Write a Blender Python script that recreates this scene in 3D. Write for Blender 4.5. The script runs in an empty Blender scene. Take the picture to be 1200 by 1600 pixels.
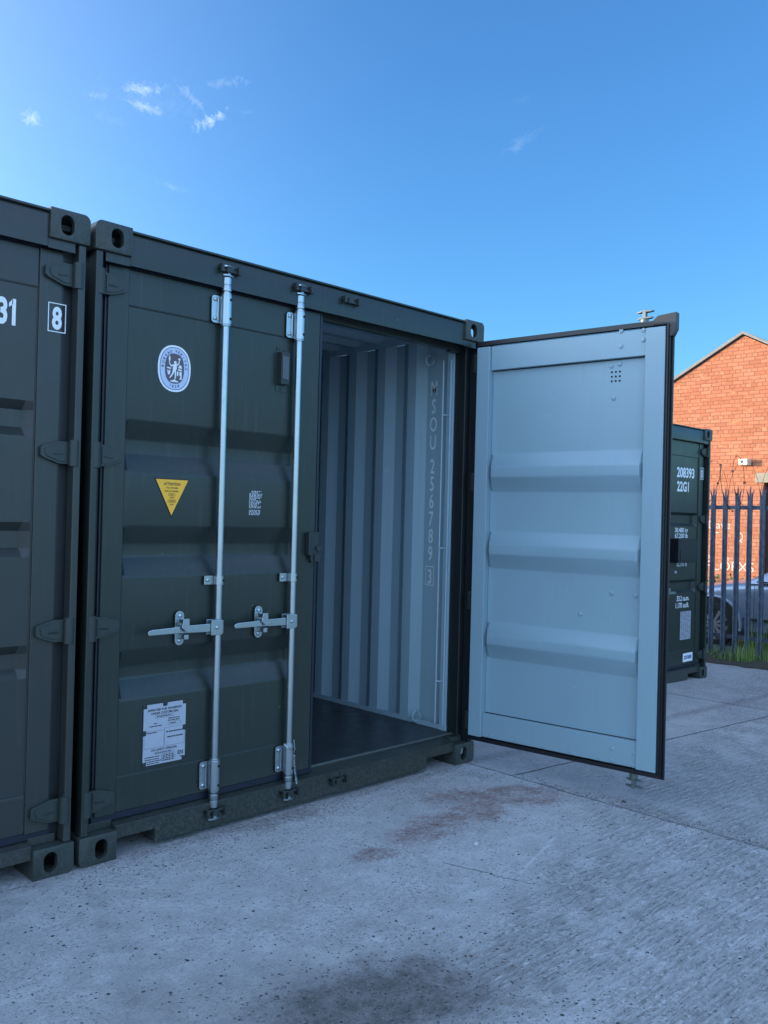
import bpy, bmesh, math, random
from mathutils import Vector, Matrix
from math import sin, cos, pi, radians, sqrt
random.seed(7)
S = bpy.context.scene
COL = S.collection

# ------------------------------------------------------------------ camera
CAMPOS = Vector((-1.5906, -3.3044, 1.4306)); YAW, PITCH, ROLL, FPX = 0.774706, 0.00537, 0.025392, 1365.7
fw = Vector((sin(YAW)*cos(PITCH), cos(YAW)*cos(PITCH), sin(PITCH)))
r0 = Vector((cos(YAW), -sin(YAW), 0)); u0 = r0.cross(fw)
r1 = cos(ROLL)*r0 + sin(ROLL)*u0; u1 = -sin(ROLL)*r0 + cos(ROLL)*u0
cam = bpy.data.cameras.new('camera'); camo = bpy.data.objects.new('camera', cam); COL.objects.link(camo)
M = Matrix((r1, u1, -fw)).transposed().to_4x4(); M.translation = CAMPOS; camo.matrix_world = M
cam.sensor_fit = 'HORIZONTAL'; cam.sensor_width = 36; cam.lens = 36*FPX/1200; cam.clip_start = 0.05; cam.clip_end = 2000
S.camera = camo

# ------------------------------------------------------------------ light
SUN_EL = radians(5.0); SUN_AZ = radians(-42)           # azimuth from +Y, negative towards -X
sdir = Vector((sin(SUN_AZ)*cos(SUN_EL), cos(SUN_AZ)*cos(SUN_EL), sin(SUN_EL)))
EXPOSURE = 1.6
SKY_STRENGTH = 0.15
sl = bpy.data.lights.new('sun', 'SUN'); sl.energy = 2.3; sl.angle = radians(0.5); sl.color = (1.0, 0.84, 0.66)
so = bpy.data.objects.new('sun', sl); COL.objects.link(so)
so.rotation_euler = sdir.to_track_quat('Z', 'Y').to_euler(); so.location = (0, 0, 30)

world = bpy.data.worlds.new('World'); S.world = world; world.use_nodes = True
wt = world.node_tree; wn = wt.nodes; wl = wt.links
for n in list(wn): wn.remove(n)
wout = wn.new('ShaderNodeOutputWorld'); bg = wn.new('ShaderNodeBackground'); bg.inputs[1].default_value = SKY_STRENGTH
sky = wn.new('ShaderNodeTexSky'); sky.sky_type = 'NISHITA'; sky.sun_disc = False
sky.sun_elevation = SUN_EL; sky.sun_rotation = SUN_AZ; sky.altitude = 0
sky.air_density = 1.0; sky.dust_density = 0.6; sky.ozone_density = 1.6
tint = wn.new('ShaderNodeVectorMath'); tint.operation = 'MULTIPLY'; tint.inputs[1].default_value = (.355, .735, 1.24)
wl.new(sky.outputs[0], tint.inputs[0])

def wmath(op, a, b=None, c=None, clamp=False):
    n = wn.new('ShaderNodeMath'); n.operation = op; n.use_clamp = clamp
    for i, v in enumerate((a, b, c)):
        if v is None: continue
        if isinstance(v, (int, float)): n.inputs[i].default_value = v
        else: wl.new(v, n.inputs[i])
    return n.outputs[0]
wtc = wn.new('ShaderNodeTexCoord')
def dirof(azd, eld):
    a, e = radians(azd), radians(eld); return Vector((sin(a)*cos(e), cos(a)*cos(e), sin(e)))
# thin wisps of cloud: direction, width, height (degrees), tilt, strength
WISPS = [(21.9, 22.4, .55, .45, 0, .85), (25.6, 24.2, .75, .22, 10, .32), (28.2, 24.9, 1.5, .42, 8, .7), (28.4, 24.0, 1.1, .3, -8, .6), (29.2, 24.4, 3.6, .9, -6, .09),
         (26.3, 23.1, 1.0, .35, -10, .12), (31.3, 24.8, 1.3, .35, -42, .34), (32.4, 23.7, 1.1, .42, 30, .95), (33.3, 25.8, 1.6, .28, 12, .26),
         (52.8, 23.2, 1.3, .4, 32, .15), (30.3, 19.8, .9, .2, -12, .2), (52.6, 25.5, 1.0, .25, 10, .04), (34.8,24.4,.6,.15,0,.1)]
nz = wn.new('ShaderNodeTexNoise'); nz.inputs['Scale'].default_value = 70; nz.inputs['Detail'].default_value = 9
nz.inputs['Roughness'].default_value = .68; nz.inputs['Distortion'].default_value = 2.2
wl.new(wtc.outputs['Generated'], nz.inputs['Vector'])
total = None
for az, el, w, h, tilt, st in WISPS:
    c = dirof(az, el); rt = Vector((cos(radians(az)), -sin(radians(az)), 0)); up = rt.cross(-c).normalized(); up = -up if up.z < 0 else up
    t = radians(tilt); a = (cos(t)*rt + sin(t)*up)/radians(w); b = (-sin(t)*rt + cos(t)*up)/radians(h)
    def dot(v):
        n = wn.new('ShaderNodeVectorMath'); n.operation = 'DOT_PRODUCT'; n.inputs[1].default_value = v
        wl.new(wtc.outputs['Generated'], n.inputs[0]); return n.outputs['Value']
    x = wmath('SUBTRACT', dot(a), a.dot(c)); y = wmath('SUBTRACT', dot(b), b.dot(c)); f = wmath('GREATER_THAN', dot(c), .5)
    rr = wmath('SQRT', wmath('ADD', wmath('POWER', wmath('ABSOLUTE', x), 2), wmath('POWER', wmath('ABSOLUTE', y), 2)))
    m = wmath('SUBTRACT', 1.15, rr)
    m = wmath('ADD', m, wmath('MULTIPLY', wmath('SUBTRACT', nz.outputs[0], .56), 4.2))
    m = wmath('MULTIPLY', wmath('MULTIPLY', m, .55, clamp=True), st)
    edge = wmath('SUBTRACT', 2.2, rr, clamp=True)
    m = wmath('MULTIPLY', wmath('MULTIPLY', m, f), edge)
    total = m if total is None else wmath('MAXIMUM', total, m)
# pale glow of the sky round the low sun
gd = wn.new('ShaderNodeVectorMath'); gd.operation = 'DOT_PRODUCT'; gd.inputs[1].default_value = sdir; wl.new(wtc.outputs['Generated'], gd.inputs[0])
gt_ = wmath('MAXIMUM', gd.outputs['Value'], 0); g2 = wmath('POWER', gt_, 2.2)
g2 = wmath('MULTIPLY', g2, wmath('ADD', 2.0, wmath('MULTIPLY', wmath('POWER', gt_, 4), 6)))
gc = wn.new('ShaderNodeVectorMath'); gc.operation = 'SCALE'; gc.inputs[0].default_value = (.92, 1.0, 1.12); wl.new(g2, gc.inputs['Scale'])
ga = wn.new('ShaderNodeVectorMath'); ga.operation = 'ADD'; wl.new(tint.outputs[0], ga.inputs[0]); wl.new(gc.outputs[0], ga.inputs[1])
# added fill light: unseen bright veil in the sky behind the camera
vd = wn.new('ShaderNodeVectorMath'); vd.operation = 'DOT_PRODUCT'; vd.inputs[1].default_value = dirof(-136, 42); wl.new(wtc.outputs['Generated'], vd.inputs[0])
vz = wn.new('ShaderNodeTexNoise'); vz.inputs['Scale'].default_value = 3.2; vz.inputs['Detail'].default_value = 6; wl.new(wtc.outputs['Generated'], vz.inputs['Vector'])
vm = wn.new('ShaderNodeMapRange'); vm.interpolation_type = 'SMOOTHSTEP'; vm.inputs[1].default_value = .12; vm.inputs[2].default_value = .75
wl.new(wmath('ADD', vd.outputs['Value'], wmath('MULTIPLY', wmath('SUBTRACT', vz.outputs[0], .5), .35)), vm.inputs[0])
vc = wn.new('ShaderNodeVectorMath'); vc.operation = 'SCALE'; vc.inputs[0].default_value = (1.45, 1.85, 2.55); wl.new(vm.outputs[0], vc.inputs['Scale'])
gb = wn.new('ShaderNodeVectorMath'); gb.operation = 'ADD'; wl.new(ga.outputs[0], gb.inputs[0]); wl.new(vc.outputs[0], gb.inputs[1])
cm = wn.new('ShaderNodeMix'); cm.data_type = 'RGBA'; wl.new(wmath('MULTIPLY', total, .85), cm.inputs[0]); wl.new(gb.outputs[0], cm.inputs[6])
cm.inputs[7].default_value = (2.3, 2.75, 3.1, 1)
wl.new(cm.outputs[2], bg.inputs[0]); wl.new(bg.outputs[0], wout.inputs[0])

S.render.engine = 'CYCLES'
S.view_settings.view_transform = 'Standard'; S.view_settings.look = 'None'; S.view_settings.exposure = EXPOSURE; S.view_settings.gamma = 1
S.cycles.max_bounces = 8; S.cycles.diffuse_bounces = 5

# ------------------------------------------------------------------ node helpers
class NT:
    def __init__(s, name):
        s.m = bpy.data.materials.new(name); s.m.use_nodes = True; s.t = s.m.node_tree
        s.b = s.t.nodes['Principled BSDF']; s.tc = s.t.nodes.new('ShaderNodeTexCoord')
    def n(s, typ): return s.t.nodes.new(typ)
    def set(s, sock, v):
        if v is None: return
        if hasattr(v, 'links') or hasattr(v, 'is_linked'): s.t.links.new(v, sock)
        elif isinstance(v, (tuple, list)) and len(v) == 3 and sock.type == 'RGBA': sock.default_value = (*v, 1)
        else: sock.default_value = v
    def math(s, op, a, b=None, clamp=False):
        n = s.n('ShaderNodeMath'); n.operation = op; n.use_clamp = clamp; s.set(n.inputs[0], a); s.set(n.inputs[1], b); return n.outputs[0]
    def noise(s, scale, detail=4, rough=.5, vec=None, dist=0, stretch=None):
        n = s.n('ShaderNodeTexNoise'); n.inputs['Scale'].default_value = scale; n.inputs['Detail'].default_value = detail
        n.inputs['Roughness'].default_value = rough; n.inputs['Distortion'].default_value = dist
        v = vec if vec is not None else s.tc.outputs['Object']
        if stretch is not None:
            mp = s.n('ShaderNodeMapping'); mp.inputs['Scale'].default_value = stretch; s.t.links.new(v, mp.inputs[0]); v = mp.outputs[0]
        s.t.links.new(v, n.inputs['Vector']); return n.outputs[0]
    def ramp(s, f, a, b):     # smooth 0..1 between a and b
        n = s.n('ShaderNodeMapRange'); n.interpolation_type = 'SMOOTHSTEP'; s.set(n.inputs[0], f)
        n.inputs[1].default_value = a; n.inputs[2].default_value = b; return n.outputs[0]
    def mix(s, f, a, b):
        n = s.n('ShaderNodeMix'); n.data_type = 'RGBA'; s.set(n.inputs[0], f); s.set(n.inputs[6], a); s.set(n.inputs[7], b); return n.outputs[2]
    def xyz(s):
        n = s.n('ShaderNodeSeparateXYZ'); s.t.links.new(s.tc.outputs['Object'], n.inputs[0]); return n.outputs
    def bump(s, h, strength, dist=.01, normal=None):
        n = s.n('ShaderNodeBump'); s.set(n.inputs['Height'], h); n.inputs['Strength'].default_value = strength; n.inputs['Distance'].default_value = dist
        if normal is not None: s.t.links.new(normal, n.inputs['Normal'])
        return n.outputs[0]
    def fin(s, col=None, rough=None, metal=None, normal=None, spec=None):
        s.set(s.b.inputs['Base Color'], col); s.set(s.b.inputs['Roughness'], rough); s.set(s.b.inputs['Metallic'], metal)
        if normal is not None: s.t.links.new(normal, s.b.inputs['Normal'])
        if spec is not None: s.b.inputs['Specular IOR Level'].default_value = spec
        return s.m

def paint(name, col, rough=.42, dirt=0.0, vary=.25, dirtcol=(.11, .1, .085), wave=.22, scuff=.14):
    k = NT(name)
    big = k.noise(1.7, 3); fine = k.noise(90, 5, .6)
    c2 = tuple(min(1, c*(1+vary)) for c in col); c = k.mix(big, tuple(c*(1-vary*.4) for c in col), c2)
    streak = k.noise(9, 5, .65, stretch=(6, 6, .35))
    c = k.mix(k.math('MULTIPLY', k.ramp(streak, .52, .8), .22 if dirt else .1), c, dirtcol)
    # thin scratches and pale rubs
    sc = k.math('MULTIPLY', k.ramp(k.noise(3, 2, .5, dist=3.5, stretch=(1, 1, 1)), .495, .5), k.ramp(k.noise(3, 2, .5, dist=3.5), .506, .5))
    sc = k.math('MULTIPLY', sc, k.ramp(k.noise(5, 3), .58, .66))
    c = k.mix(k.math('MULTIPLY', sc, scuff), c, tuple(min(1, x*2.2+.03) for x in col))
    c = k.mix(k.math('MULTIPLY', k.ramp(k.noise(25, 7, .75), .62, .75), scuff*.45), c, dirtcol)
    vo = k.n('ShaderNodeTexVoronoi'); vo.inputs['Scale'].default_value = 11; k.t.links.new(k.tc.outputs['Object'], vo.inputs['Vector'])
    cs = k.n('ShaderNodeSeparateColor'); k.t.links.new(vo.outputs['Color'], cs.inputs[0])
    chip = k.math('MULTIPLY', k.ramp(vo.outputs['Distance'], .045, .03), k.ramp(cs.outputs[0], .86, .88))
    c = k.mix(k.math('MULTIPLY', chip, .7), c, (.30, .31, .30))
    run = k.math('MULTIPLY', k.ramp(k.noise(1, 5, .6, stretch=(26, 26, .5)), .60, .72), k.ramp(k.noise(1.4, 3), .45, .65))
    c = k.mix(k.math('MULTIPLY', run, .28), c, dirtcol)
    if dirt:
        z = k.xyz()[2]
        low = k.ramp(k.math('ADD', z, k.math('MULTIPLY', k.noise(6, 5, .6), -.25)), .16, -.12)
        sp = k.ramp(k.noise(70, 6, .7), .38, .66)
        c = k.mix(k.math('MULTIPLY', k.math('MULTIPLY', low, sp), dirt), c, dirtcol)
    r = k.math('ADD', k.math('MULTIPLY', k.noise(5, 6, .65), .22), rough-.11)
    nrm = k.bump(fine, .04, .002); nrm = k.bump(k.noise(2.2, 2), wave, .02, nrm)
    return k.fin(c, r, 0, nrm)
GREEN = paint('dark_green_paint', (.018, .026, .022), .35, dirt=.5)
GREEN2 = paint('grey_green_paint', (.028, .032, .029), .36, dirt=.5)
CASTG = paint('casting_paint', (.023, .032, .028), .46, dirt=.35)
GREY = paint('pale_grey_interior_paint', (.235, .345, .395), .46, vary=.1, dirtcol=(.12, .16, .17), wave=.3, scuff=.16)
WALLG_LIT = paint('light_lifted_wall_paint', (.30, .42, .48), .5, vary=.08, dirtcol=(.16, .2, .21), wave=.15, scuff=.12)  # interior grey made lighter, so the inside walls look better lit
JAMB_SHADE = paint('shade_dark_jamb_paint', (.008, .011, .012), .5)  # near-black colour stands in for deep shade on the door posts
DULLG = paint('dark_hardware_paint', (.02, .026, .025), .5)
def metal(name, col, rough, met=.85, sc=60):
    k = NT(name); n = k.noise(sc, 5, .6); b = k.noise(14, 4, .6)
    c = k.mix(b, tuple(x*.72 for x in col), col)
    return k.fin(c, k.math('ADD', k.math('MULTIPLY', n, .12), rough-.05), met, k.bump(n, .02, .002))
GALV = metal('galvanised_steel', (.48, .55, .58), .31, 1.0)
GALVD = metal('worn_zinc', (.20, .23, .22), .5, .7)
def plain(name, col, rough=.6, metal=0, spec=None):
    k = NT(name); n = k.noise(40, 4, .6); c = k.mix(n, tuple(x*.88 for x in col), tuple(min(1, x*1.08) for x in col))
    return k.fin(c, rough, metal, None, spec)
RUBBER = plain('black_rubber', (.0045, .005, .008), .42)
NAVY = plain('dark_blue_rubber_gasket', (.010, .014, .027), .40)
WHITE = plain('white_vinyl', (.78, .8, .82), .45)
STENCIL = plain('faded_stencil_grey', (.70, .78, .80), .6)
BLACK = plain('black_print', (.012, .012, .014), .6)
PALE = plain('pale_print', (.5, .52, .56), .5)
MAROON = plain('dull_maroon_print', (.11, .085, .10), .5)
LILAC = plain('pale_blue_print', (.50, .57, .72), .5)
YELLOW = plain('yellow_vinyl', (.98, .47, .03), .42)
PLATE = plain('brushed_alloy_plate', (.42, .44, .50), .45, .15)
BLUE = plain('blue_print', (.02, .05, .25), .5)
HOLE = plain('hole_black', (.004, .004, .004), .9)
# ply floor
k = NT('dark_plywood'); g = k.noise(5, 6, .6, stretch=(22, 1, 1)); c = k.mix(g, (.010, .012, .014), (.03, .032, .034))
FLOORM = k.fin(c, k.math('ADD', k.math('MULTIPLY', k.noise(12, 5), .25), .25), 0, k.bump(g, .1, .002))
k = NT('galvanised_pale_paint')
c = k.mix(k.ramp(k.noise(11, 5, .6), .35, .7), (.085, .11, .15), (.15, .19, .24))
PALEM = k.fin(c, .5, .55, k.bump(k.noise(60, 4), .1, .003))

# ------------------------------------------------------------------ mesh builder
def glyphs(txt, size=1.0, bold=0.0):
    cu = bpy.data.curves.new('t', 'FONT'); cu.body = txt; cu.size = size; cu.offset = bold; cu.resolution_u = 3
    o = bpy.data.objects.new('t', cu); me = bpy.data.meshes.new_from_object(o)
    v = [tuple(p.co)[:2] for p in me.vertices]; f = [tuple(p.vertices) for p in me.polygons]
    bpy.data.objects.remove(o); bpy.data.curves.remove(cu); bpy.data.meshes.remove(me)
    return v, f
_gc = {}
class MB:
    def __init__(s): s.v = []; s.f = []; s.m = []
    def add(s, vs, fs, m=0):
        o = len(s.v); s.v += [tuple(p) for p in vs]; s.f += [tuple(i+o for i in f) for f in fs]; s.m += [m]*len(fs); return s
    def box(s, x0, x1, y0, y1, z0, z1, m=0):
        v = [(x, y, z) for x in (x0, x1) for y in (y0, y1) for z in (z0, z1)]
        return s.add(v, [(0, 1, 3, 2), (4, 6, 7, 5), (0, 4, 5, 1), (2, 3, 7, 6), (0, 2, 6, 4), (1, 5, 7, 3)], m)
    def tube(s, path, r, n=12, m=0, caps=True):
        P = [Vector(p) for p in path]; rs = r if isinstance(r, (list, tuple)) else [r]*len(P); vs = []; fs = []
        ref = Vector((0, 0, 1)); d0 = (P[1]-P[0]).normalized()
        if abs(d0.dot(ref)) > .95: ref = Vector((1, 0, 0))
        a = d0.cross(ref).normalized()
        for i, p in enumerate(P):
            d = (P[min(i+1, len(P)-1)]-P[max(i-1, 0)])
            d = d.normalized() if d.length > 1e-9 else d0
            a = (a-d*a.dot(d)); a = a.normalized() if a.length > 1e-6 else d.orthogonal().normalized(); b = d.cross(a)
            for k in range(n):
                t = 2*pi*k/n; vs.append(p+(a*cos(t)+b*sin(t))*rs[i])
        for i in range(len(P)-1):
            for k in range(n):
                j = (k+1) % n; fs.append((i*n+k, i*n+j, (i+1)*n+j, (i+1)*n+k))
        if caps: fs.append(tuple(range(n))[::-1]); fs.append(tuple(range((len(P)-1)*n, len(P)*n)))
        return s.add(vs, fs, m)
    def prism(s, poly, fn, d0, d1, m=0):          # poly 2D, fn(a,b,d)->3D
        n = len(poly); vs = [fn(a, b, d0) for a, b in poly]+[fn(a, b, d1) for a, b in poly]
        fs = [tuple(range(n))[::-1], tuple(range(n, 2*n))]+[(i, (i+1) % n, n+(i+1) % n, n+i) for i in range(n)]
        return s.add(vs, fs, m)
    def grid(s, us, vs_, fn, m=0, flip=False):
        nu, nv = len(us), len(vs_); v = [fn(a, b) for a in us for b in vs_]
        f = [(i*nv+j, (i+1)*nv+j, (i+1)*nv+j+1, i*nv+j+1) for i in range(nu-1) for j in range(nv-1)]
        if flip: f = [q[::-1] for q in f]
        return s.add(v, f, m)
    def dome(s, c, axis, r, h, m=0, n=8):
        c = Vector(c); ax = Vector(axis).normalized(); a = ax.orthogonal().normalized(); b = ax.cross(a); vs = []; fs = []
        for j, (q, w) in enumerate(((1, 0), (.9, .55), (.55, .88))):
            for i in range(n): t = 2*pi*i/n; vs.append(c+(a*cos(t)+b*sin(t))*r*q+ax*h*w)
        vs.append(c+ax*h)
        for j in range(2):
            for i in range(n): k = (i+1) % n; fs.append((j*n+i, j*n+k, (j+1)*n+k, (j+1)*n+i))
        for i in range(n): fs.append((2*n+i, 2*n+(i+1) % n, 3*n))
        return s.add(vs, fs, m)
    def text(s, txt, o, xd, zd, h, sx=1.0, align='L', m=0, bold=0.0, width=None):
        v, f = glyphs(txt, 1.0, bold)
        if not v: return s
        xs = [p[0] for p in v]; cap = .73; x0, x1 = min(xs), max(xs); k = h/cap; kx = k*sx
        if width: kx = width/(x1-x0)
        off = {'L': -x0, 'R': -x1, 'C': -(x0+x1)/2}[align]
        o = Vector(o); xd = Vector(xd); zd = Vector(zd)
        return s.add([o+xd*((a+off)*kx)+zd*(b*k) for a, b in v], f, m)
    def flat(s, poly, o, xd, zd, m=0):
        o = Vector(o); xd = Vector(xd); zd = Vector(zd)
        return s.add([o+xd*a+zd*b for a, b in poly], [tuple(range(len(poly)))], m)
    def build(s, name, mats, parent=None, mirror=False, bevel=0, smooth=35, loc=None, rot=None, recalc=True, weld=False):
        me = bpy.data.meshes.new(name)
        v = [(-x, y, z) for x, y, z in s.v] if mirror else s.v
        f = [q[::-1] for q in s.f] if mirror else s.f
        me.from_pydata(v, [], f)
        if not isinstance(mats, (list, tuple)): mats = [mats]
        for mt in mats: me.materials.append(mt)
        me.polygons.foreach_set('material_index', s.m)
        if recalc or weld:
            bm = bmesh.new(); bm.from_mesh(me)
            if weld: bmesh.ops.remove_doubles(bm, verts=bm.verts, dist=1e-5)
            if recalc: bmesh.ops.recalc_face_normals(bm, faces=bm.faces)
            bm.to_mesh(me); bm.free()
        me.polygons.foreach_set('use_smooth', [True]*len(me.polygons)); me.set_sharp_from_angle(angle=radians(smooth)); me.update()
        o = bpy.data.objects.new(name, me); COL.objects.link(o)
        if parent: o.parent = parent
        if loc: o.location = loc
        if rot: o.rotation_euler = rot
        if bevel:
            b = o.modifiers.new('bevel', 'BEVEL'); b.width = bevel; b.segments = 2; b.limit_method = 'ANGLE'; b.angle_limit = radians(50); b.harden_normals = True
        return o
def empty(name, loc, label, cat, group=None, rz=0):
    o = bpy.data.objects.new(name, None); COL.objects.link(o); o.location = loc; o.rotation_euler = (0, 0, rz); o.empty_display_size = .2
    o['label'] = label; o['category'] = cat
    if group: o['group'] = group
    return o
def struct(o, kind='structure'): o['kind'] = kind; return o
def link_copy(o, parent=None, loc=None):
    c = o.copy(); COL.objects.link(c)
    if parent: c.parent = parent
    if loc is not None: c.location = loc
    return c

# ------------------------------------------------------------------ ground
def gz(x):
    return 0.0 if x < 2.4 else (-(min(x, 12.5)-2.4)*.034)
g = MB(); xs = [-300, -40, -10, -4, 0, 2.4, 5, 8, 12.5, 30, 60, 300]; ys = [-300, -60, -12, -4, 0, 4, 12, 60, 300]
g.grid(xs, ys, lambda x, y: (x, y, gz(x)))
k = NT('worn_concrete'); X, Y, Z = k.xyz()
def line(x0, y0, x1, y1, w, wob=.02, sc=5, seg=True):
    L = math.hypot(x1-x0, y1-y0); dx, dy = (x1-x0)/L, (y1-y0)/L
    wo = k.math('MULTIPLY', k.math('SUBTRACT', k.noise(sc, 5, .6), .5), wob*2)
    px = k.math('SUBTRACT', X, x0); py = k.math('SUBTRACT', Y, y0)
    d = k.math('ABSOLUTE', k.math('ADD', k.math('ADD', k.math('MULTIPLY', px, -dy), k.math('MULTIPLY', py, dx)), wo))
    m = k.ramp(d, w, w*.25)
    if seg:
        t = k.math('ADD', k.math('MULTIPLY', px, dx), k.math('MULTIPLY', py, dy))
        m = k.math('MULTIPLY', m, k.math('MULTIPLY', k.ramp(t, -.02, .02), k.ramp(t, L+.02, L-.02)))
    return m
def blob(cx, cy, rx, ry, soft=.6, sc=3, amp=1.2, ang=0):
    ca, sa = cos(ang), sin(ang)
    px = k.math('SUBTRACT', X, cx); py = k.math('SUBTRACT', Y, cy)
    a = k.math('DIVIDE', k.math('ADD', k.math('MULTIPLY', px, ca), k.math('MULTIPLY', py, sa)), rx)
    b = k.math('DIVIDE', k.math('SUBTRACT', k.math('MULTIPLY', py, ca), k.math('MULTIPLY', px, sa)), ry)
    d = k.math('SQRT', k.math('ADD', k.math('MULTIPLY', a, a), k.math('MULTIPLY', b, b)))
    d = k.math('ADD', d, k.math('MULTIPLY', k.math('SUBTRACT', k.noise(sc, 6, .65), .5), amp*2))
    return k.ramp(d, 1+soft*.5, 1-soft*.5)
n1 = k.noise(1.3, 6, .6); n2 = k.noise(9, 8, .7); n3 = k.noise(60, 8, .75); n4 = k.noise(130, 6, .75)
base = k.mix(k.ramp(n1, .3, .7), (.42, .415, .41), (.56, .555, .55))
base = k.mix(k.math('MULTIPLY', k.ramp(n2, .42, .66), .55), base, (.68, .67, .66))
base = k.mix(k.math('MULTIPLY', k.ramp(k.noise(4.2, 7, .7), .5, .3), .4), base, (.25, .24, .225))
dens = k.math('ADD', k.math('MULTIPLY', k.ramp(k.noise(2.6, 6, .65), .38, .66), .8), .2)
base = k.mix(k.math('MULTIPLY', k.math('MULTIPLY', k.ramp(n3, .54, .36), .75), dens), base, (.20, .19, .18))
base = k.mix(k.math('MULTIPLY', k.math('MULTIPLY', k.ramp(k.noise(21, 10, .84), .43, .30), .8), dens), base, (.15, .145, .14))
base = k.mix(k.math('MULTIPLY', k.ramp(k.noise(33, 9, .82), .56, .68), .5), base, (.72, .72, .71))
base = k.mix(k.math('MULTIPLY', k.ramp(n4, .46, .33), .75), base, (.14, .135, .13))
base = k.mix(k.math('MULTIPLY', k.ramp(n4, .57, .68), .6), base, (.80, .80, .79))
def dots(sc, rad, frac, col, amt, dn=None):
    vo = k.n('ShaderNodeTexVoronoi'); vo.inputs['Scale'].default_value = sc; k.t.links.new(k.tc.outputs['Object'], vo.inputs['Vector'])
    cs = k.n('ShaderNodeSeparateColor'); k.t.links.new(vo.outputs['Color'], cs.inputs[0])
    m = k.math('MULTIPLY', k.ramp(k.math('ADD', vo.outputs['Distance'], k.math('MULTIPLY', k.math('SUBTRACT', n4, .5), .25)), rad, rad*.6), k.ramp(cs.outputs[0], frac, frac+.02))
    if dn is not None: m = k.math('MULTIPLY', m, dn)
    return k.mix(k.math('MULTIPLY', m, amt), base, col), m
base, dm1 = dots(70, .29, .87, (.05, .048, .046), 1.0)
base, dm2 = dots(36, .26, .93, (.05, .048, .046), 1.0)
base, dm4 = dots(120, .36, .72, (.10, .098, .095), .8, dens)
base, dm3 = dots(85, .28, .86, (.85, .85, .83), .6)
pit = k.ramp(k.noise(46, 7, .75), .36, .32); base = k.mix(k.math('MULTIPLY', pit, .85), base, (.06, .058, .055))
# right-hand slab is a touch browner and coarser
slab = k.ramp(k.math('ADD', X, k.math('MULTIPLY', k.noise(7, 4), .06)), 2.38, 2.42)
base = k.mix(k.math('MULTIPLY', slab, .45), base, (.33, .315, .30))
# rust tinted spill, in ragged patches
rust = k.math('MAXIMUM', blob(2.05, -.52, .46, .20, 1.1, 4, .7, -.5), blob(1.40, -.60, .34, .13, 1.0, 5, .8, .1))
rust = k.math('MAXIMUM', rust, blob(1.70, -.58, .34, .13, 1.0, 6, .9, -.1)); rust = k.math('MAXIMUM', rust, blob(1.0, -.66, .12, .08, .8, 9, .9))
rust = k.ramp(k.math('ADD', k.math('MULTIPLY', rust, .62), k.math('ADD', k.math('MULTIPLY', k.math('SUBTRACT', k.noise(45, 8, .8), .5), 1.5), k.math('MULTIPLY', k.math('SUBTRACT', k.noise(10, 6, .7), .5), 1.3))), .22, 1.0)
rust = k.math('MULTIPLY', rust, k.math('MULTIPLY', k.ramp(X, .8, .95), k.math('MULTIPLY', k.ramp(X, 2.5, 2.3), k.math('MULTIPLY', k.ramp(Y, -1.05, -.85), k.ramp(Y, -.1, -.25)))))
base = k.mix(k.math('MULTIPLY', rust, .85), base, (.21, .092, .070))
# oily dark gritty patch and grey traffic staining
dk = blob(.24, -1.46, .38, .21, 1.1, 3.5, .7, -.4); grit = k.ramp(k.noise(48, 8, .8), .36, .6)
dkm = k.ramp(k.math('ADD', k.math('MULTIPLY', dk, .55), k.math('ADD', k.math('MULTIPLY', k.math('SUBTRACT', k.noise(60, 9, .85), .5), 1.7), k.math('MULTIPLY', k.math('SUBTRACT', k.noise(13, 6, .7), .5), 1.2))), .10, .85)
dkm = k.math('MULTIPLY', dkm, blob(.24, -1.47, .60, .36, 1.2, 4, .6, -.3))
base = k.mix(k.math('MULTIPLY', dkm, .95), base, (.07, .065, .058))
dk2 = blob(0, -1.35, .7, .30, 1.2, 2.2, .8, -.3); base = k.mix(k.math('MULTIPLY', dk2, .35), base, (.24, .23, .21))
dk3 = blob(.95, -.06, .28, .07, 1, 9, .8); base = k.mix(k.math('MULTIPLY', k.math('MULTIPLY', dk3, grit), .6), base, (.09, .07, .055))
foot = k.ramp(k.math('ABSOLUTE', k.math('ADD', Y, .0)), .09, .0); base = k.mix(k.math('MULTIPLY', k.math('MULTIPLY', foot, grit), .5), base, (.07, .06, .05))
# grass / lichen tinge around joints far off
jA = line(2.40, -.335, 12, -.64, .009, .012, 4); jB = line(2.37, 3, 2.37, -8, .010, .03, 4)
j2 = line(5.9, -9, 5.9, 9, .009, .012, 4)
cr = k.math('MAXIMUM', line(1.16, -.90, 1.27, -1.30, .004, .02, 9), line(2.45, -1.95, 3.6, -1.75, .005, .03, 7))
cr = k.math('MULTIPLY', cr, k.math('MULTIPLY', k.ramp(k.noise(14, 4), .36, .56), .75))
jn = k.math('MAXIMUM', k.math('MAXIMUM', jA, k.math('MULTIPLY', jB, .65)), k.math('MAXIMUM', cr, j2))
base = k.mix(k.math('MULTIPLY', jn, .85), base, (.035, .033, .028))
pl = line(1.31, -1.18, 1.76, -1.04, .012, .006, 9); base = k.mix(k.math('MULTIPLY', pl, .5), base, (.68, .68, .68))
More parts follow.
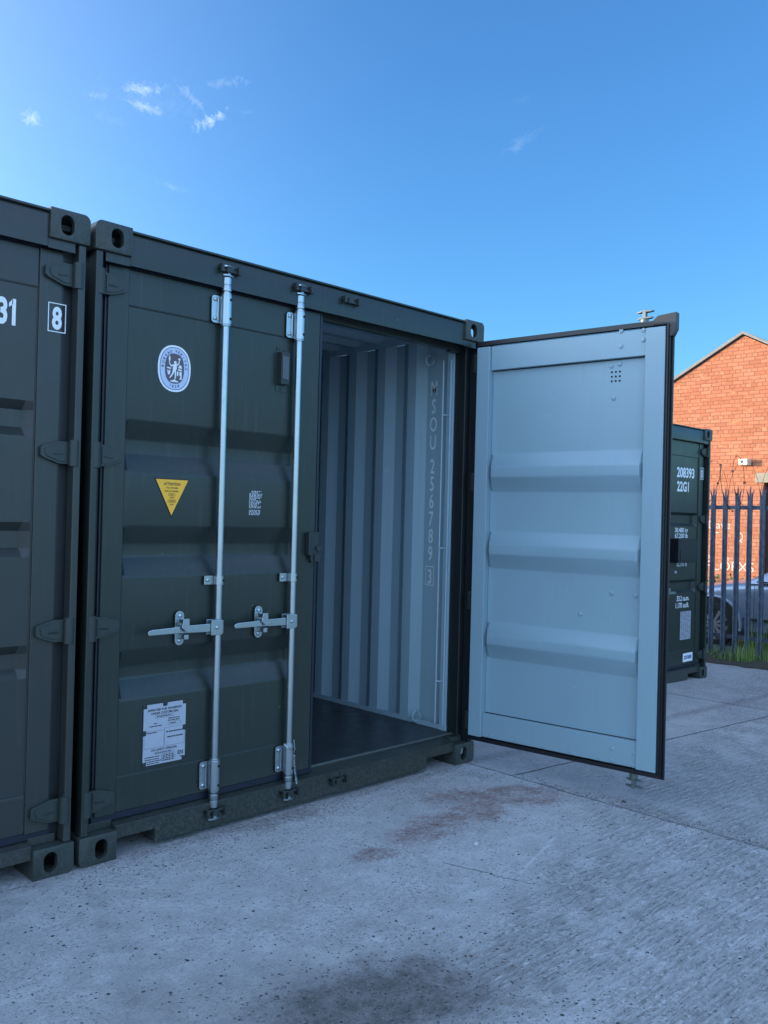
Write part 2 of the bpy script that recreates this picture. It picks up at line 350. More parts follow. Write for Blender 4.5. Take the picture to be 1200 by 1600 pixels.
# tamped ridges running across the slab
wv = k.n('ShaderNodeTexWave'); wv.wave_type = 'BANDS'; wv.bands_direction = 'Y'; wv.inputs['Scale'].default_value = 7.6
wv.inputs['Distortion'].default_value = 1.8; wv.inputs['Detail'].default_value = 5; wv.inputs['Detail Scale'].default_value = 3; wv.inputs['Detail Roughness'].default_value = .7
mp = k.n('ShaderNodeMapping'); mp.inputs['Rotation'].default_value = (0, 0, radians(5)); mp.inputs['Scale'].default_value = (.35, 1, 1)
k.t.links.new(k.tc.outputs['Object'], mp.inputs[0]); k.t.links.new(mp.outputs[0], wv.inputs['Vector'])
rm = k.math('MULTIPLY', k.ramp(k.math('ADD', Y, k.math('ADD', k.math('MULTIPLY', X, -.30), k.math('MULTIPLY', k.noise(3, 4), .5))), -1.22, -1.62), k.ramp(X, .2, .75))
rm = k.math('MAXIMUM', rm, k.math('MULTIPLY', slab, .35))
rm = k.math('MULTIPLY', rm, k.ramp(k.noise(4, 4, .6), .28, .55))
brush = k.noise(1, 7, .75, stretch=(14, 110, 1)); brk = k.ramp(k.noise(30, 6, .75), .38, .56)
ridge = k.math('MULTIPLY', k.math('MULTIPLY', wv.outputs[1], rm), brk)
bm_ = k.math('MULTIPLY', k.math('MAXIMUM', rm, .06), k.ramp(brush, .47, .38))
base = k.mix(k.math('MULTIPLY', bm_, .85), base, (.17, .165, .16))
base = k.mix(k.math('MULTIPLY', k.math('MULTIPLY', rm, k.ramp(brush, .55, .64)), .7), base, (.82, .82, .81))
base = k.mix(k.math('MULTIPLY', k.math('MULTIPLY', k.math('MULTIPLY', rm, brk), k.ramp(wv.outputs[1], .4, .1)), .42), base, (.2, .195, .19))
h = k.math('ADD', k.math('MULTIPLY', n3, .35), k.math('MULTIPLY', n2, .5)); h = k.math('ADD', h, k.math('MULTIPLY', n4, .12))
h = k.math('ADD', h, k.math('MULTIPLY', ridge, .2)); h = k.math('SUBTRACT', h, k.math('MULTIPLY', jn, .8)); h = k.math('SUBTRACT', h, k.math('MULTIPLY', pit, .3)); h = k.math('SUBTRACT', h, k.math('MULTIPLY', k.math('MAXIMUM', dm1, dm2), .35)); h = k.math('ADD', h, k.math('MULTIPLY', dm3, .25))
h = k.math('ADD', h, k.math('MULTIPLY', k.math('MULTIPLY', dk, k.noise(90, 6, .8)), .5))
h = k.math('ADD', h, k.math('MULTIPLY', k.math('MULTIPLY', brush, rm), .3))
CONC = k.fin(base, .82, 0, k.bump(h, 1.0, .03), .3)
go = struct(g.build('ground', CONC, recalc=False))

# road beyond the fence
k = NT('asphalt'); c = k.mix(k.noise(120, 5, .7), (.035, .036, .037), (.075, .075, .075)); ASPH = k.fin(c, .9, 0, k.bump(k.noise(150, 4), .4, .01))
rd = MB(); rd.grid([9.35, 12.5, 15.0], [-60, 60], lambda x, y: (x, y, gz(x)+.004)); struct(rd.build('road', ASPH, recalc=False))
k = NT('brown_soil'); n = k.noise(30, 8, .75); c = k.mix(n, (.03, .026, .02), (.10, .085, .06)); SOIL = k.fin(c, .95, 0, k.bump(n, .8, .03))
vg = MB(); rr = random.Random(3)
ysv = [i*.12 for i in range(-60, 60)]
off = [rr.uniform(-.06, .06) for _ in ysv]
vv = {y: o for y, o in zip(ysv, off)}
def vergef(x, y):
    e = .0 if x < 8.6 or x > 9.33 else .03+.025*sin(y*9)+rr.uniform(-.012, .02)
    return (x+(vv[y] if x < 8.7 else 0), y, gz(x)+.006+e)
vg.grid([8.50, 8.62, 8.8, 8.95, 9.1, 9.34], ysv, vergef); struct(vg.build('soil_verge', SOIL, recalc=False))

# ------------------------------------------------------------------ corner casting (boolean once, then mirrored copies)
def tmp(bm_fn):
    bm = bmesh.new(); bm_fn(bm); me = bpy.data.meshes.new('t'); bm.to_mesh(me); bm.free(); o = bpy.data.objects.new('t', me); COL.objects.link(o); return o
def rbox(bm, x0, x1, y0, y1, z0, z1):
    r = bmesh.ops.create_cube(bm, size=1)
    for v in r['verts']: v.co = Vector((x0+(v.co.x+.5)*(x1-x0), y0+(v.co.y+.5)*(y1-y0), z0+(v.co.z+.5)*(z1-z0)))
    return r['verts']
def stadium(w, h, n=10):
    p = []; r = w/2; q = h/2-r
    for i in range(n+1): t = pi*i/n; p.append((r*cos(t), q+r*sin(t)))
    for i in range(n+1): t = pi+pi*i/n; p.append((r*cos(t), -q+r*sin(t)))
    return p
def mk_casting():
    def outer(bm):
        rbox(bm, 0, .162, 0, .178, 0, .118)
        es = [e for e in bm.edges if all(v.co.x < .001 and v.co.z > .117 for v in e.verts)]
        bmesh.ops.bevel(bm, geom=es, offset=.030, segments=7, profile=.5, affect='EDGES')
        es = [e for e in bm.edges if e.calc_face_angle(0) > radians(60) and e.calc_length() > .05]
        bmesh.ops.bevel(bm, geom=es, offset=.004, segments=2, profile=.5, affect='EDGES')
    o = tmp(outer)
    cut = []
    cut.append(tmp(lambda bm: rbox(bm, .022, .140, .026, .150, .022, .096)))
    def hole(axis):
        def f(bm):
            st = stadium(.054, .079) if axis == 'y' else stadium(.054, .079)
            lo, hi = -.05, .06
            if axis == 'y': A = [bm.verts.new((.094+a, lo, .059+b)) for a, b in st]; B = [bm.verts.new((.094+a, hi, .059+b)) for a, b in st]
            else: A = [bm.verts.new((lo, .094+a, .059+b)) for a, b in st]; B = [bm.verts.new((hi, .094+a, .059+b)) for a, b in st]
            n = len(A); bm.faces.new(A); bm.faces.new(B[::-1])
            for i in range(n): bm.faces.new((A[i], B[i], B[(i+1) % n], A[(i+1) % n]))
            bmesh.ops.recalc_face_normals(bm, faces=bm.faces)
        return f
    cut.append(tmp(hole('y'))); cut.append(tmp(hole('x')))
    for c in cut:
        md = o.modifiers.new('b', 'BOOLEAN'); md.operation = 'DIFFERENCE'; md.object = c; md.solver = 'EXACT'
    dg = bpy.context.evaluated_depsgraph_get(); me = bpy.data.meshes.new_from_object(o.evaluated_get(dg))
    for c in cut+[o]: bpy.data.objects.remove(c)
    me.materials.clear(); me.materials.append(CASTG)
    me.polygons.foreach_set('use_smooth', [True]*len(me.polygons)); me.set_sharp_from_angle(angle=radians(32))
    return me
CAST = {}
_c = mk_casting()
for sx in (0, 1):
    for sy in (0, 1):
        for sz in (0, 1):
            m2 = _c.copy(); bm = bmesh.new(); bm.from_mesh(m2)
            for v in bm.verts:
                if sx: v.co.x = -v.co.x
                if sy: v.co.y = -v.co.y
                if not sz: v.co.z = .118-v.co.z
            if (sx+sy+(0 if sz else 1)) % 2: bmesh.ops.reverse_faces(bm, faces=bm.faces)
            bm.to_mesh(m2); bm.free(); m2.name = 'corner_casting'; CAST[sx, sy, sz] = m2

W, H, L = 2.438, 2.591, 6.058
# corrugated side wall profile: list of (y, depth) ; depth 0 = recessed (outer), 1 = proud to the inside
def side_profile():
    pts = [(.155, 0.0)]; y = .475; pts.append((.41, 0.0))
    while y < L-.35:
        pts += [(y, 1), (y+.072, 1), (y+.140, 0), (y+.210, 0)]; y += .278
    pts[-1] = (L-.12, 0); return pts

def door(parent, m, closed_angle, style, hinge, interior=True):
    """m=+1 hinges on the left, -1 on the right (geometry mirrored)"""
    mir = m < 0; G = style['paint']
    d = MB()
    # frame members of the leaf, local x = distance from the hinge axis, y = inwards
    zt, zb = 2.438, .170
    def member(x0, x1, y0, y1, z0, z1):
        v = [(x, y, z) for x in (x0, x1) for y in (y0, y1) for z in (z0, z1)]
        o = len(d.v); d.v += v
        for q, mt in (((0, 1, 3, 2), 0), ((4, 6, 7, 5), 0), ((0, 4, 5, 1), 0), ((2, 3, 7, 6), 1), ((0, 2, 6, 4), 0), ((1, 5, 7, 3), 0)):
            d.f.append(tuple(i+o for i in q)); d.m.append(mt)
    member(.05, .143, .020, .031, zb, zt); member(1.068, 1.180, .020, .031, zb, zt)
    # inner halves of the tubes, pale inside
    for x0, x1 in ((.058, .143), (1.068, 1.172)): d.box(x0, x1, .0315, .078, zb+.008, zt-.012, 1)
    d.box(.1435, 1.0675, .026, .0335, 2.285, zt-.002, 0); d.box(.1435, 1.0675, .034, .060, 2.290, zt-.010, 1)
    d.box(.1435, 1.0675, .026, .0335, zb+.002, .318, 0); d.box(.1435, 1.0675, .034, .062, zb+.010, .314, 1)
    door_o = d.build('door', [G, GREY], parent, mirror=mir, bevel=.0035, loc=(hinge[0], hinge[1], 0), rot=(0, 0, closed_angle))
    # pressed panel
    zs = []; dz = []
    def addz(z, v): zs.append(z); dz.append(v)
    addz(.3185, 0)
    for z0, z1, sl, sh in sorted(style['corr']):
        for (za, zb_, a, b) in ((z0, z0+sl, 0, 1), (z1-sh, z1, 1, 0)):
            for t, q in ((-.06, .0), (0, .012), (.05, .045), (.11, .11), (.89, .89), (.95, .955), (1, .988), (1.06, 1)) if style['soft'] else ((0, 0), (1, 1)):
                addz(za+(zb_-za)*t, a+(b-a)*q)
    addz(2.2845, 0)
    ss = [.1435]; es = [0]
    r = style['ends']
    for i in range(5): ss.append(.146+r*i/4); es.append(sin(pi/2*i/4))
    for i in range(5): ss.append(1.065-r*(4-i)/4); es.append(sin(pi/2*(4-i)/4))
    ss.append(1.0675); es.append(0)
    if style.get('inset'):   # recesses end short of the frame in a pressed end wall
        ss = [.1435, .150, .150+r, 1.060-r, 1.060, 1.0675]; es = [0, 0, 1, 1, 0, 0]
    dep = style['depth']
    pm = MB(); pm.grid(range(len(zs)), range(len(ss)), lambda i, j: (ss[j], .030+dep*dz[i]*es[j], zs[i]), 0)
    nf = len(pm.f)
    pm.grid(range(len(zs)), range(len(ss)), lambda i, j: (ss[j], .033+dep*dz[i]*es[j], zs[i]), 1)
    pm.build('door_panel', [G, GREY], door_o, mirror=mir, recalc=False, smooth=14)
    # weld seams
    wm = MB()
    for z in (2.284, .319): wm.tube([(.146, .0285, z), (1.066, .0285, z)], .0024, 6, 0)
    for x in (.1445, 1.0665): wm.tube([(x, .0285, .32), (x, .0285, 2.283)], .0022, 6, 0)
    wm.build('weld_seam', G, door_o, mirror=mir)
    # rubber gasket all round
    gm = MB()
    a0, a1, b0, b1 = .041, 1.203, .143, 2.468
    for y0, y1, ex in ((.030, .044, 0), (.050, .066, -.010)):
        gm.box(a0-ex, .052, y0, y1, b0-ex, b1+ex); gm.box(1.178, a1+ex, y0, y1, b0-ex, b1+ex)
        gm.box(.052, 1.178, y0, y1, zt-.001, b1+ex-.0005); gm.box(.052, 1.178, y0, y1, b0-ex+.0005, zb+.001)
    gm.box(1.1802, 1.187, .018, .078, zb, zt)
    # loose corner flaps
    if style.get('flap'):
        gm.prism([(1.10, 2.44), (1.10, 2.460), (1.128, 2.484), (1.222, 2.492), (1.222, 2.41), (1.204, 2.375), (1.182, 2.375), (1.182, 2.44)], lambda a, b, c: (a, c, b), .028, .070)
    gm.build('gasket', [RUBBER if style.get('flap') else NAVY], door_o, mirror=mir, bevel=.002)
    # hinges
    for z in (2.35, 1.65, .95, .245):
        hm = MB(); hm.tube([(0, -.006, z-.052), (0, -.006, z+.052)], .0205, 16)
        hm.tube([(0, -.006, z-.060), (0, -.006, z+.060)], .009, 8)
        poly = [(.0, z-.044), (.055, z-.044), (.118, z-.022), (.128, z-.014), (.128, z+.018), (.118, z+.026), (.055, z+.044), (.0, z+.044)]
        hm.prism(poly, lambda a, b, c: (a, c, b), .002, .0198)
        p2 = [(.03, z-.034), (.055, z-.034), (.106, z-.016), (.114, z+.014), (.055, z+.034), (.03, z+.034)]
        hm.prism(p2, lambda a, b, c: (a, c, b), -.002, .003)
        hm.tube([(.04, -.003, z-.004), (.08, -.003, z-.006)], .0035, 6)
        hm.build('hinge', CASTG, door_o, mirror=mir, bevel=.002)
    # locking bars: x positions are distances from the hinge axis
    for bi, x in enumerate(style['bars']):
        y = -.004
        bm_ = MB()
        bm_.tube([(x, y, .17), (x, y, 2.43)], .0168, 20)
        for zc, up in ((2.345, 1), (.250, -1)):
            bm_.tube([(x, y, zc-.075), (x, y, zc-.068), (x, y, zc-.0679), (x, y, zc+.066), (x, y, zc+.0661), (x, y, zc+.075)], [.0235, .0235, .026, .026, .0235, .0235], 20)
            e0 = zc+up*.082; bm_.tube([(x, y, e0), (x, y, e0+up*.004), (x, y, e0+up*.026), (x, y, e0+up*.032), (x, y, e0+up*.036)], [.022, .0225, .0225, .019, .017], 18)
            bm_.tube([(x, y, e0+up*.03), (x, y, e0+up*.062)], .0215, 16)
            # cam: two flanges with a web between them
            c0 = e0+up*.066
            for t_, w_ in (((0, .046), (.034, .050)) if style.get('flap') else ((0, .030), (.040, .033))):
                pl = [(-w_, -.010), (-w_*.5, -.020), (w_*.4, -.018), (w_, -.006), (w_*.8, .012), (-w_*.3, .016)]
                if up < 0: pl = pl[::-1]
                za, zb2 = c0+up*t_, c0+up*(t_+.008)
                bm_.prism(pl, lambda a, b, c: (x+a, y-.004+b, c), min(za, zb2), max(za, zb2))
            bm_.box(x-.008, x+.009, y-.018, y+.010, min(c0, c0+up*.046), max(c0, c0+up*.046))
        bm_.build('locking_bar', GALVD if style.get('flap') else GALV, door_o, mirror=mir, bevel=.0012)
        for zc in (2.345, .250):
            bk = MB()
            pts = []
            x0, x1, z0, z1, rr_ = x-.064, x+.036, zc-.062, zc+.062, .014
            for cx, cz, t0 in ((x1-rr_, z1-rr_, 0), (x0+rr_, z1-rr_, 90), (x0+rr_, z0+rr_, 180), (x1-rr_, z0+rr_, 270)):
                for i in range(5): t = radians(t0+i*22.5); pts.append((cx+rr_*cos(t), cz+rr_*sin(t)))
            bk.prism(pts, lambda a, b, c: (a, c, b), .0130, .0192)
            for dz_ in (-.043, .043):
                bk.dome((x-.048, .0128, zc+dz_), (0, -1, 0), .010, .007); 
                bk.tube([(x+.008, y-.0262+.003, zc+dz_), (x+.008, y-.0275, zc+dz_)], .0062, 10, 1)
            bk.tube([(x-.033, .012, zc-.05), (x-.033, .012, zc+.05)], .004, 8)
            bk.build('bar_bracket', [GALV, HOLE], door_o, mirror=mir, bevel=.0012)
        bk = MB()
        zc = 1.126
        bk.box(x-.066, x+.030, .0125, .0192, zc-.020, zc+.020); bk.tube([(x, y, zc-.020), (x, y, zc+.020)], .0225, 16)
        bk.dome((x-.050, .0122, zc), (0, -1, 0), .009, .006); bk.tube([(x+.010, y-.0195, zc), (x+.010, y-.0236, zc)], .006, 10, 1)
        bk.build('bar_clamp', [GALV, HOLE], door_o, mirror=mir, bevel=.0012)
        hl = style['handles'][bi]; zc = .917
        hd = MB()
        hd.box(x-.052, x+.006, y-.030, y-.023, zc-.034, zc+.034); hd.box(x-.052, x+.006, y+.010, y+.016, zc-.034, zc+.034)
        hd.box(x-.004, x+.014, y-.026, y+.012, zc-.030, zc+.030); hd.dome((x-.024, y-.0302, zc), (0, -1, 0), .009, .006)
        hd.tube([(x-.024, y-.03, zc), (x-.024, y+.016, zc)], .007, 8)
        e = x-hl
        hd.prism([(x-.03, zc-.019), (x-.03, zc+.019), (e+.13, zc+.017), (e+.13, zc-.013)], lambda a, b, c: (a, c, b), y-.0215, y-.0125)
        hd.prism([(e+.155, zc-.012), (e+.155, zc+.016), (e+.02, zc+.012), (e+.004, zc+.008), (e, zc-.002), (e+.004, zc-.012)], lambda a, b, c: (a, c, b), y-.030, y-.019)
        hd.build('handle', GALV, door_o, mirror=mir, bevel=.0025)
        kp = MB(); kx = x-hl+style['keep'][bi]
        pts = [(kx+a, zc+.004+b) for a, b in stadium(.044, .150)]
        kp.prism(pts, lambda a, b, c: (a, c, b), .012, .0192)
        kp.dome((kx, .0118, zc+.058), (0, -1, 0), .011, .008); kp.dome((kx, .0118, zc-.050), (0, -1, 0), .011, .008)
        kp.prism([(kx-.014, zc+.05), (kx+.014, zc+.05), (kx+.016, zc+.022), (kx+.034, zc+.008), (kx+.03, zc-.004), (kx+.006, zc-.010), (kx-.012, zc+.004), (kx-.022, zc+.012)], lambda a, b, c: (a, c, b), y-.040, y-.034)
        kp.box(kx-.012, kx+.014, y-.036, .013, zc+.028, zc+.046); kp.box(kx-.006, kx+.016, y-.034, .012, zc-.040, zc-.020)
        kp.box(kx+.012, kx+.056, y-.036, y-.031, zc-.002, zc+.004)
        kp.build('handle_retainer', GALV, door_o, mirror=mir, bevel=.0015)
    return door_o

def container(name, label, loc, style, ldoor=0, rdoor=0, detail=False, group=None):
    root = empty(name, loc, label, 'shipping container', group); G = style['paint']
    for sx in (0, 1):
        for sy in (0, 1):
            for sz in (0, 1):
                o = bpy.data.objects.new('corner_casting', CAST[sx, sy, sz]); COL.objects.link(o); o.parent = root
                o.location = (W if sx else 0, L if sy else 0, H-.118 if sz else 0)
    # posts
    for s in (0, 1):
        p = MB(); 
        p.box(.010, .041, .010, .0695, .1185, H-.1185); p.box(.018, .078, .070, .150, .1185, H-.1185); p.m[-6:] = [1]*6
        if s and detail: p.m = [1]*12  # right post of the open container: shade put into its whole colour
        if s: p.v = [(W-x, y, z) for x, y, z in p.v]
        p.build('corner_post', [G, JAMB_SHADE], root, bevel=.006)
        p = MB(); p.box(.006, .075, L-.16, L-.006, .1185, H-.1185)
        if s: p.v = [(W-x, y, z) for x, y, z in p.v]
        p.build('corner_post', G, root, bevel=.004)
    # header
    hd = MB(); hd.prism([(.018, 2.438), (.014, 2.560), (.020, 2.572), (.120, 2.572), (.150, 2.560), (.150, 2.425), (.112, 2.425), (.108, 2.470), (.022, 2.470)], lambda a, b, c: (c, a, b), .1625, W-.1625)
    hd.box(.1625, W-.1625, .006, .150, 2.5725, 2.582)
    hd.box(.053, .1624, .110, .150, 2.415, 2.4725); hd.box(W-.1624, W-.053, .110, .150, 2.415, 2.4725)
    hd.box(.053, .1624, .016, .020, 2.434, 2.4725); hd.box(W-.1624, W-.053, .016, .020, 2.434, 2.4725)
    hd.build('header_beam', G, root, bevel=.003)
    # sill with fork pockets
    sl_ = MB()
    a0, a1 = .1625, W-.1625
    prof = [(a0, .078), (.345, .078), (.345, .022), (2.048, .022), (2.048, .078), (a1, .078), (a1, .132), (a0, .132)]
    sl_.prism(prof, lambda a, b, c: (a, c, b), .018, .024)
    sl_.prism([(.0245, .022), (.0245, .130), (.1, .146), (.1, .152), (.145, .152), (.145, .022)], lambda a, b, c: (c, a, b), .346, 2.047)
    for b0_, b1_ in ((a0, .3455), (2.0475, a1)):
        sl_.prism([(.0245, .0785), (.0245, .130), (.1, .146), (.1, .152), (.145, .152), (.145, .0785)], lambda a, b, c: (c, a, b), b0_, b1_)
    sl_.box(.055, a0, .055, .145, .1185, .150); sl_.box(a1, W-.055, .055, .145, .1185, .150)
    sl_.build('door_sill', G, root, bevel=.002)
    th = MB(); th.box(.08, W-.08, .100, .112, .1525, .160); th.build('threshold_strip', GALVD, root)
    # keepers on header and sill
    for x in style['keepers']:
        for zc, s in ((2.523, 1), (.088, -1)):
            kp = MB()
            for dx in (-.052, .040):
                kp.prism([(x+dx, zc-.018), (x+dx+.014, zc-.018), (x+dx+.014, zc+.018), (x+dx, zc+.018)], lambda a, b, c: (a, c, b), -.012, .020)
            kp.prism([(x-.052, zc-.007*s-.005), (x+.054, zc-.007*s-.005), (x+.054, zc-.007*s+.007), (x-.052, zc-.007*s+.007)], lambda a, b, c: (a, c, b), .002, .020)
            kp.prism([(x-.022, zc-.014), (x+.020, zc-.014), (x+.012, zc+.014), (x-.014, zc+.014)], lambda a, b, c: (a, c, b), -.004, .018)
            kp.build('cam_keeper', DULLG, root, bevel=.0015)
    # side walls
    P = side_profile()
    for s in (0, 1):
        wm = MB()
        xo = lambda y, q: .040+.036*q
        f = (lambda x: x) if not s else (lambda x: W-x)
        wm.grid(range(len(P)), (0, 1), lambda i, j: (f(.0385+.036*P[i][1]), P[i][0], (.162, 2.532)[j]), 0)
        wm.grid(range(len(P)), (0, 1), lambda i, j: (f(.0405+.036*P[i][1]), P[i][0], (.162, 2.532)[j]), 1)
        wm.build('side_wall', [G, WALLG_LIT], root, recalc=False, smooth=20)
        rl = MB(); rl.box(.036, .082, .160, L-.179, 2.533, 2.5845); rl.box(.012, .075, .179, L-.179, .03, .158)
        if s: rl.v = [(W-x, y, z) for x, y, z in rl.v]
        rl.build('side_rail', G, root, bevel=.004)
        il = MB(); il.box(.0825, .0845, .162, L-.18, 2.525, 2.5825); il.box(.0785, .0835, .15, L-.16, .1605, .190)
        il.box(.079, .092, .152, .200, .1605, 2.447)
        if s: il.v = [(W-x, y, z) for x, y, z in il.v]
        il.build('inner_trim', WALLG_LIT, root, bevel=.002)
    # roof: transverse corrugations
    n = 27; ys_ = []; y = .16; st = (L-.32)/n; pr = []
    for i in range(n): pr += [(y, 0), (y+st*.3, 0), (y+st*.45, 1), (y+st*.85, 1)]; y += st
    pr.append((L-.16, 0))
    rf = MB(); rf.grid(range(len(pr)), (0, 1), lambda i, j: ((.06, W-.06)[j], pr[i][0], 2.562+.022*pr[i][1]), 0)
    rf.grid(range(len(pr)), (0, 1), lambda i, j: ((.06, W-.06)[j], pr[i][0], 2.5595+.022*pr[i][1]), 1)
    rf.box(.03, W-.03, .12, .161, 2.548, 2.5715, 1); rf.box(.03, W-.03, L-.161, L-.02, 2.548, 2.575, 0)
    rf.build('roof', [G, WALLG_LIT], root, recalc=False)
    fl = MB(); fl.box(.076, W-.076, .113, L-.16, .130, .160); fl.build('plywood_floor', FLOORM, root)
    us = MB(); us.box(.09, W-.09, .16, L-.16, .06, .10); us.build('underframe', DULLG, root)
    ew = MB(); q = []; x = .075
    while x < W-.30: q += [(x, 0), (x+.07, 0), (x+.12, 1), (x+.19, 1)]; x += .24
    q.append((W-.075, 0))
    ew.grid(range(len(q)), (0, 1), lambda i, j: (q[i][0], L-.06-.04*q[i][1], (.162, 2.55)[j]), 0)
    ew.grid(range(len(q)), (0, 1), lambda i, j: (q[i][0], L-.063-.04*q[i][1], (.162, 2.55)[j]), 1)
    ew.box(.075, W-.075, L-.10, L-.02, .03, .158); ew.box(.163, W-.163, L-.10, L-.02, 2.551, 2.588)
    ew.build('end_wall', [G, WALLG_LIT], root, recalc=False)
    if detail:   # lashing bars and rings inside the right wall
        lb = MB(); xr = W-.105
        lb.tube([(xr, .222, .20), (xr, .222, 2.38)], .0055, 10)
        for z in (.45, 1.25, 2.05): lb.tube([(xr-.004, .222, z), (W-.082, .165, z)], .006, 8)
        lb.tube([(W-.10, .165, .2), (W-.10, .165, 2.38)], .006, 8)
        lb.build('lashing_bar', WALLG_LIT, root)
        for z, yy in ((.205, .40), (2.40, .36)):
            rg = MB(); rg.tube([(W-.082-.024*sin(t)*1.3, yy, z+.024*1.3*cos(t)) for t in [pi*i/10 for i in range(11)]], .0065, 8)
            rg.tube([(W-.078, yy-.001+.034*sin(t), z+.028*cos(t)) for t in [2*pi*i/16 for i in range(17)]], .0045, 8)
            rg.build('lashing_ring', WALLG_LIT, root)
    ld = door(root, 1, ldoor, style, (.035, .030)); rd_ = door(root, -1, rdoor, dict(style, **style.get('right', {})), (W-.035, .030))
    return root, ld, rd_

XD, ZD = (1, 0, 0), (0, 0, 1)
STY_MAIN = dict(paint=GREEN, corr=[(1.588, 1.812, .088, .082), (1.148, 1.366, .088, .078), (.632, .845, .088, .078)], soft=True, ends=.022, depth=.038,
                bars=[.605, 1.028], handles=[.364, .352], keep=[.178, .166], keepers=[.64, 1.063, 1.375],
                right=dict(flap=True, bars=[1.028], handles=[.345], keep=[.155]))
STY_LC = dict(paint=GREEN2, corr=[(1.705, 1.842, .035, .035), (1.240, 1.375, .035, .035), (.772, .900, .035, .035)], soft=False, ends=.03, inset=True, depth=.036,
              bars=[.605, 1.028], handles=[.352, .345], keep=[.165, .155], keepers=[.64, 1.063, 1.375],
              right=dict(bars=[1.028], handles=[.345], keep=[.155]))
STY_FAR = dict(STY_LC, paint=GREEN, corr=[(1.575, 1.716, .03, .03), (.90, 1.035, .03, .03)])

main, mL, mR = container('shipping_container', 'dark green container with its right door swung wide open, pale grey inside', (0, 0, 0), STY_MAIN, 0, radians(97.2), True, 'dark green shipping containers')
lc, lL, lR = container('shipping_container', 'closed dark green container cut off by the left edge, with a boxed number 8', (-.021-W, 0, 0), STY_LC, group='dark green shipping containers')
far, fL, fR = container('shipping_container', 'closed dark green container numbered 208393, half hidden behind the open door', (7.25-W, .84, -.165), STY_FAR, group='dark green shipping containers')

# ------------------------------------------------------------------ markings, door hardware (door-local frames: x' = X-.035, y' = Y-.03)
def P(x, z, y=.0290): return (x-.035, y, z)
# oval certification badge
def ell(a, b, n=48, cx=0, cz=0): return [(cx+a*cos(2*pi*i/n), cz+b*sin(2*pi*i/n)) for i in range(n)]
bd = MB(); cx, cz = .404, 2.051; o = lambda d: (cx-.035, .0292-d, cz)
def sup(a, b, n=56, e=2.3):
    r = []
    for i in range(n):
        t = 2*pi*i/n; c, s = cos(t), sin(t); r.append((a*math.copysign(abs(c)**(2/e), c), b*math.copysign(abs(s)**(2/e), s)))
    return r
bd.prism(sup(.0805, .101), lambda a, b, c: (cx-.035+a, c, cz+b), .0278, .0298, 0)
bd.flat(sup(.072, .0925), o(.0016), XD, ZD, 1); bd.flat(sup(.0695, .090), o(.0018), XD, ZD, 2); bd.flat(sup(.047, .0655, e=2.5), o(.0020), XD, ZD, 3)
wd = 'BUREAU VERITAS'; 
for i, ch in enumerate(wd):
    if ch == ' ': continue
    t = radians(176-(i/(len(wd)-1))*172); ex, ez = .0585*cos(t), .0775*sin(t)
    nx, nz_ = cos(t)/.0585, sin(t)/.0775; l = math.hypot(nx, nz_); nx, nz_ = nx/l, nz_/l
    bd.text(ch, Vector(o(.0022))+Vector((ex-nx*.0055, 0, ez-nz_*.0055)), (nz_, 0, -nx), (nx, 0, nz_), .0115, 1.0, 'C', 1, .02)
for i, ch in enumerate('1828'):
    t = radians(250+i*13.5); ex, ez = .0585*cos(t), .078*sin(t)
    bd.text(ch, Vector(o(.0022))+Vector((ex, 0, ez-.005)), XD, ZD, .0115, 1, 'C', 1, .02)
fig = lambda pts: bd.flat([(a/100, b/100) for a, b in pts], o(.0023), XD, ZD, 0)
fig([(-.2, 3.2), (.5, 3.4), (1.0, 2.8), (.7, 2.1), (0, 2.1), (-.5, 2.6)])
fig([(-.6, 1.9), (.9, 2.1), (1.1, .4), (.6, -1.0), (-.9, -1.0), (-.9, .2)])
fig([(-.9, -1.0), (0, -1.0), (-.6, -2.4), (-1.9, -4.2), (-2.5, -4.2), (-1.3, -2.3)])
fig([(-.1, -1.0), (.7, -1.0), (.8, -2.6), (.7, -4.3), (.1, -4.3), (.2, -2.4)])
fig([(-.6, 1.9), (-.6, 1.3), (-1.7, .6), (-2.9, 2.2), (-2.6, 2.5), (-1.6, 1.3)])
fig([(.8, 2.0), (1.0, 1.3), (2.2, 2.2), (2.5, 3.8), (2.1, 3.9), (1.8, 2.5)])
fig([(1.7, 4.6), (2.4, 4.9), (2.9, 4.3), (2.4, 3.7), (1.8, 3.9)])
fig([(-3.0, 4.6), (-2.6, 5.6), (-2.1, 4.4), (-2.3, 3.2), (-2.6, 2.3), (-2.9, 3.2)])
fig([(-3.8, -.1), (-3.7, .4), (-1.7, .2), (-1.8, -.4)]); fig([(1.6, -.5), (1.7, .1), (3.6, -.2), (3.6, -.8)])
fig([(1.7, .5), (2.3, 1.8), (3.4, 1.6), (3.6, .3)]); fig([(-3.6, -.8), (-3.2, -2.8), (-2.4, -2.8), (-2.0, -.9), (-2.6, -.9), (-2.8, -2.1), (-3.0, -.9)])
fig([(1.2, -1.0), (1.9, -1.0), (1.9, -3.0), (1.2, -3.0)]); fig([(2.4, -1.1), (3.5, -1.1), (3.6, -4.4), (2.4, -4.4), (3.0, -3.2), (2.4, -2.4)])
fig([(-1.9, -5.4), (-.5, -5.0), (0, -4.6), (.3, -4.6), (.6, -5.0), (1.9, -5.4), (1.9, -5.8), (-1.9, -5.8)])
bd.build('oval_badge', [WHITE, BLACK, LILAC, MAROON], mL, recalc=False)
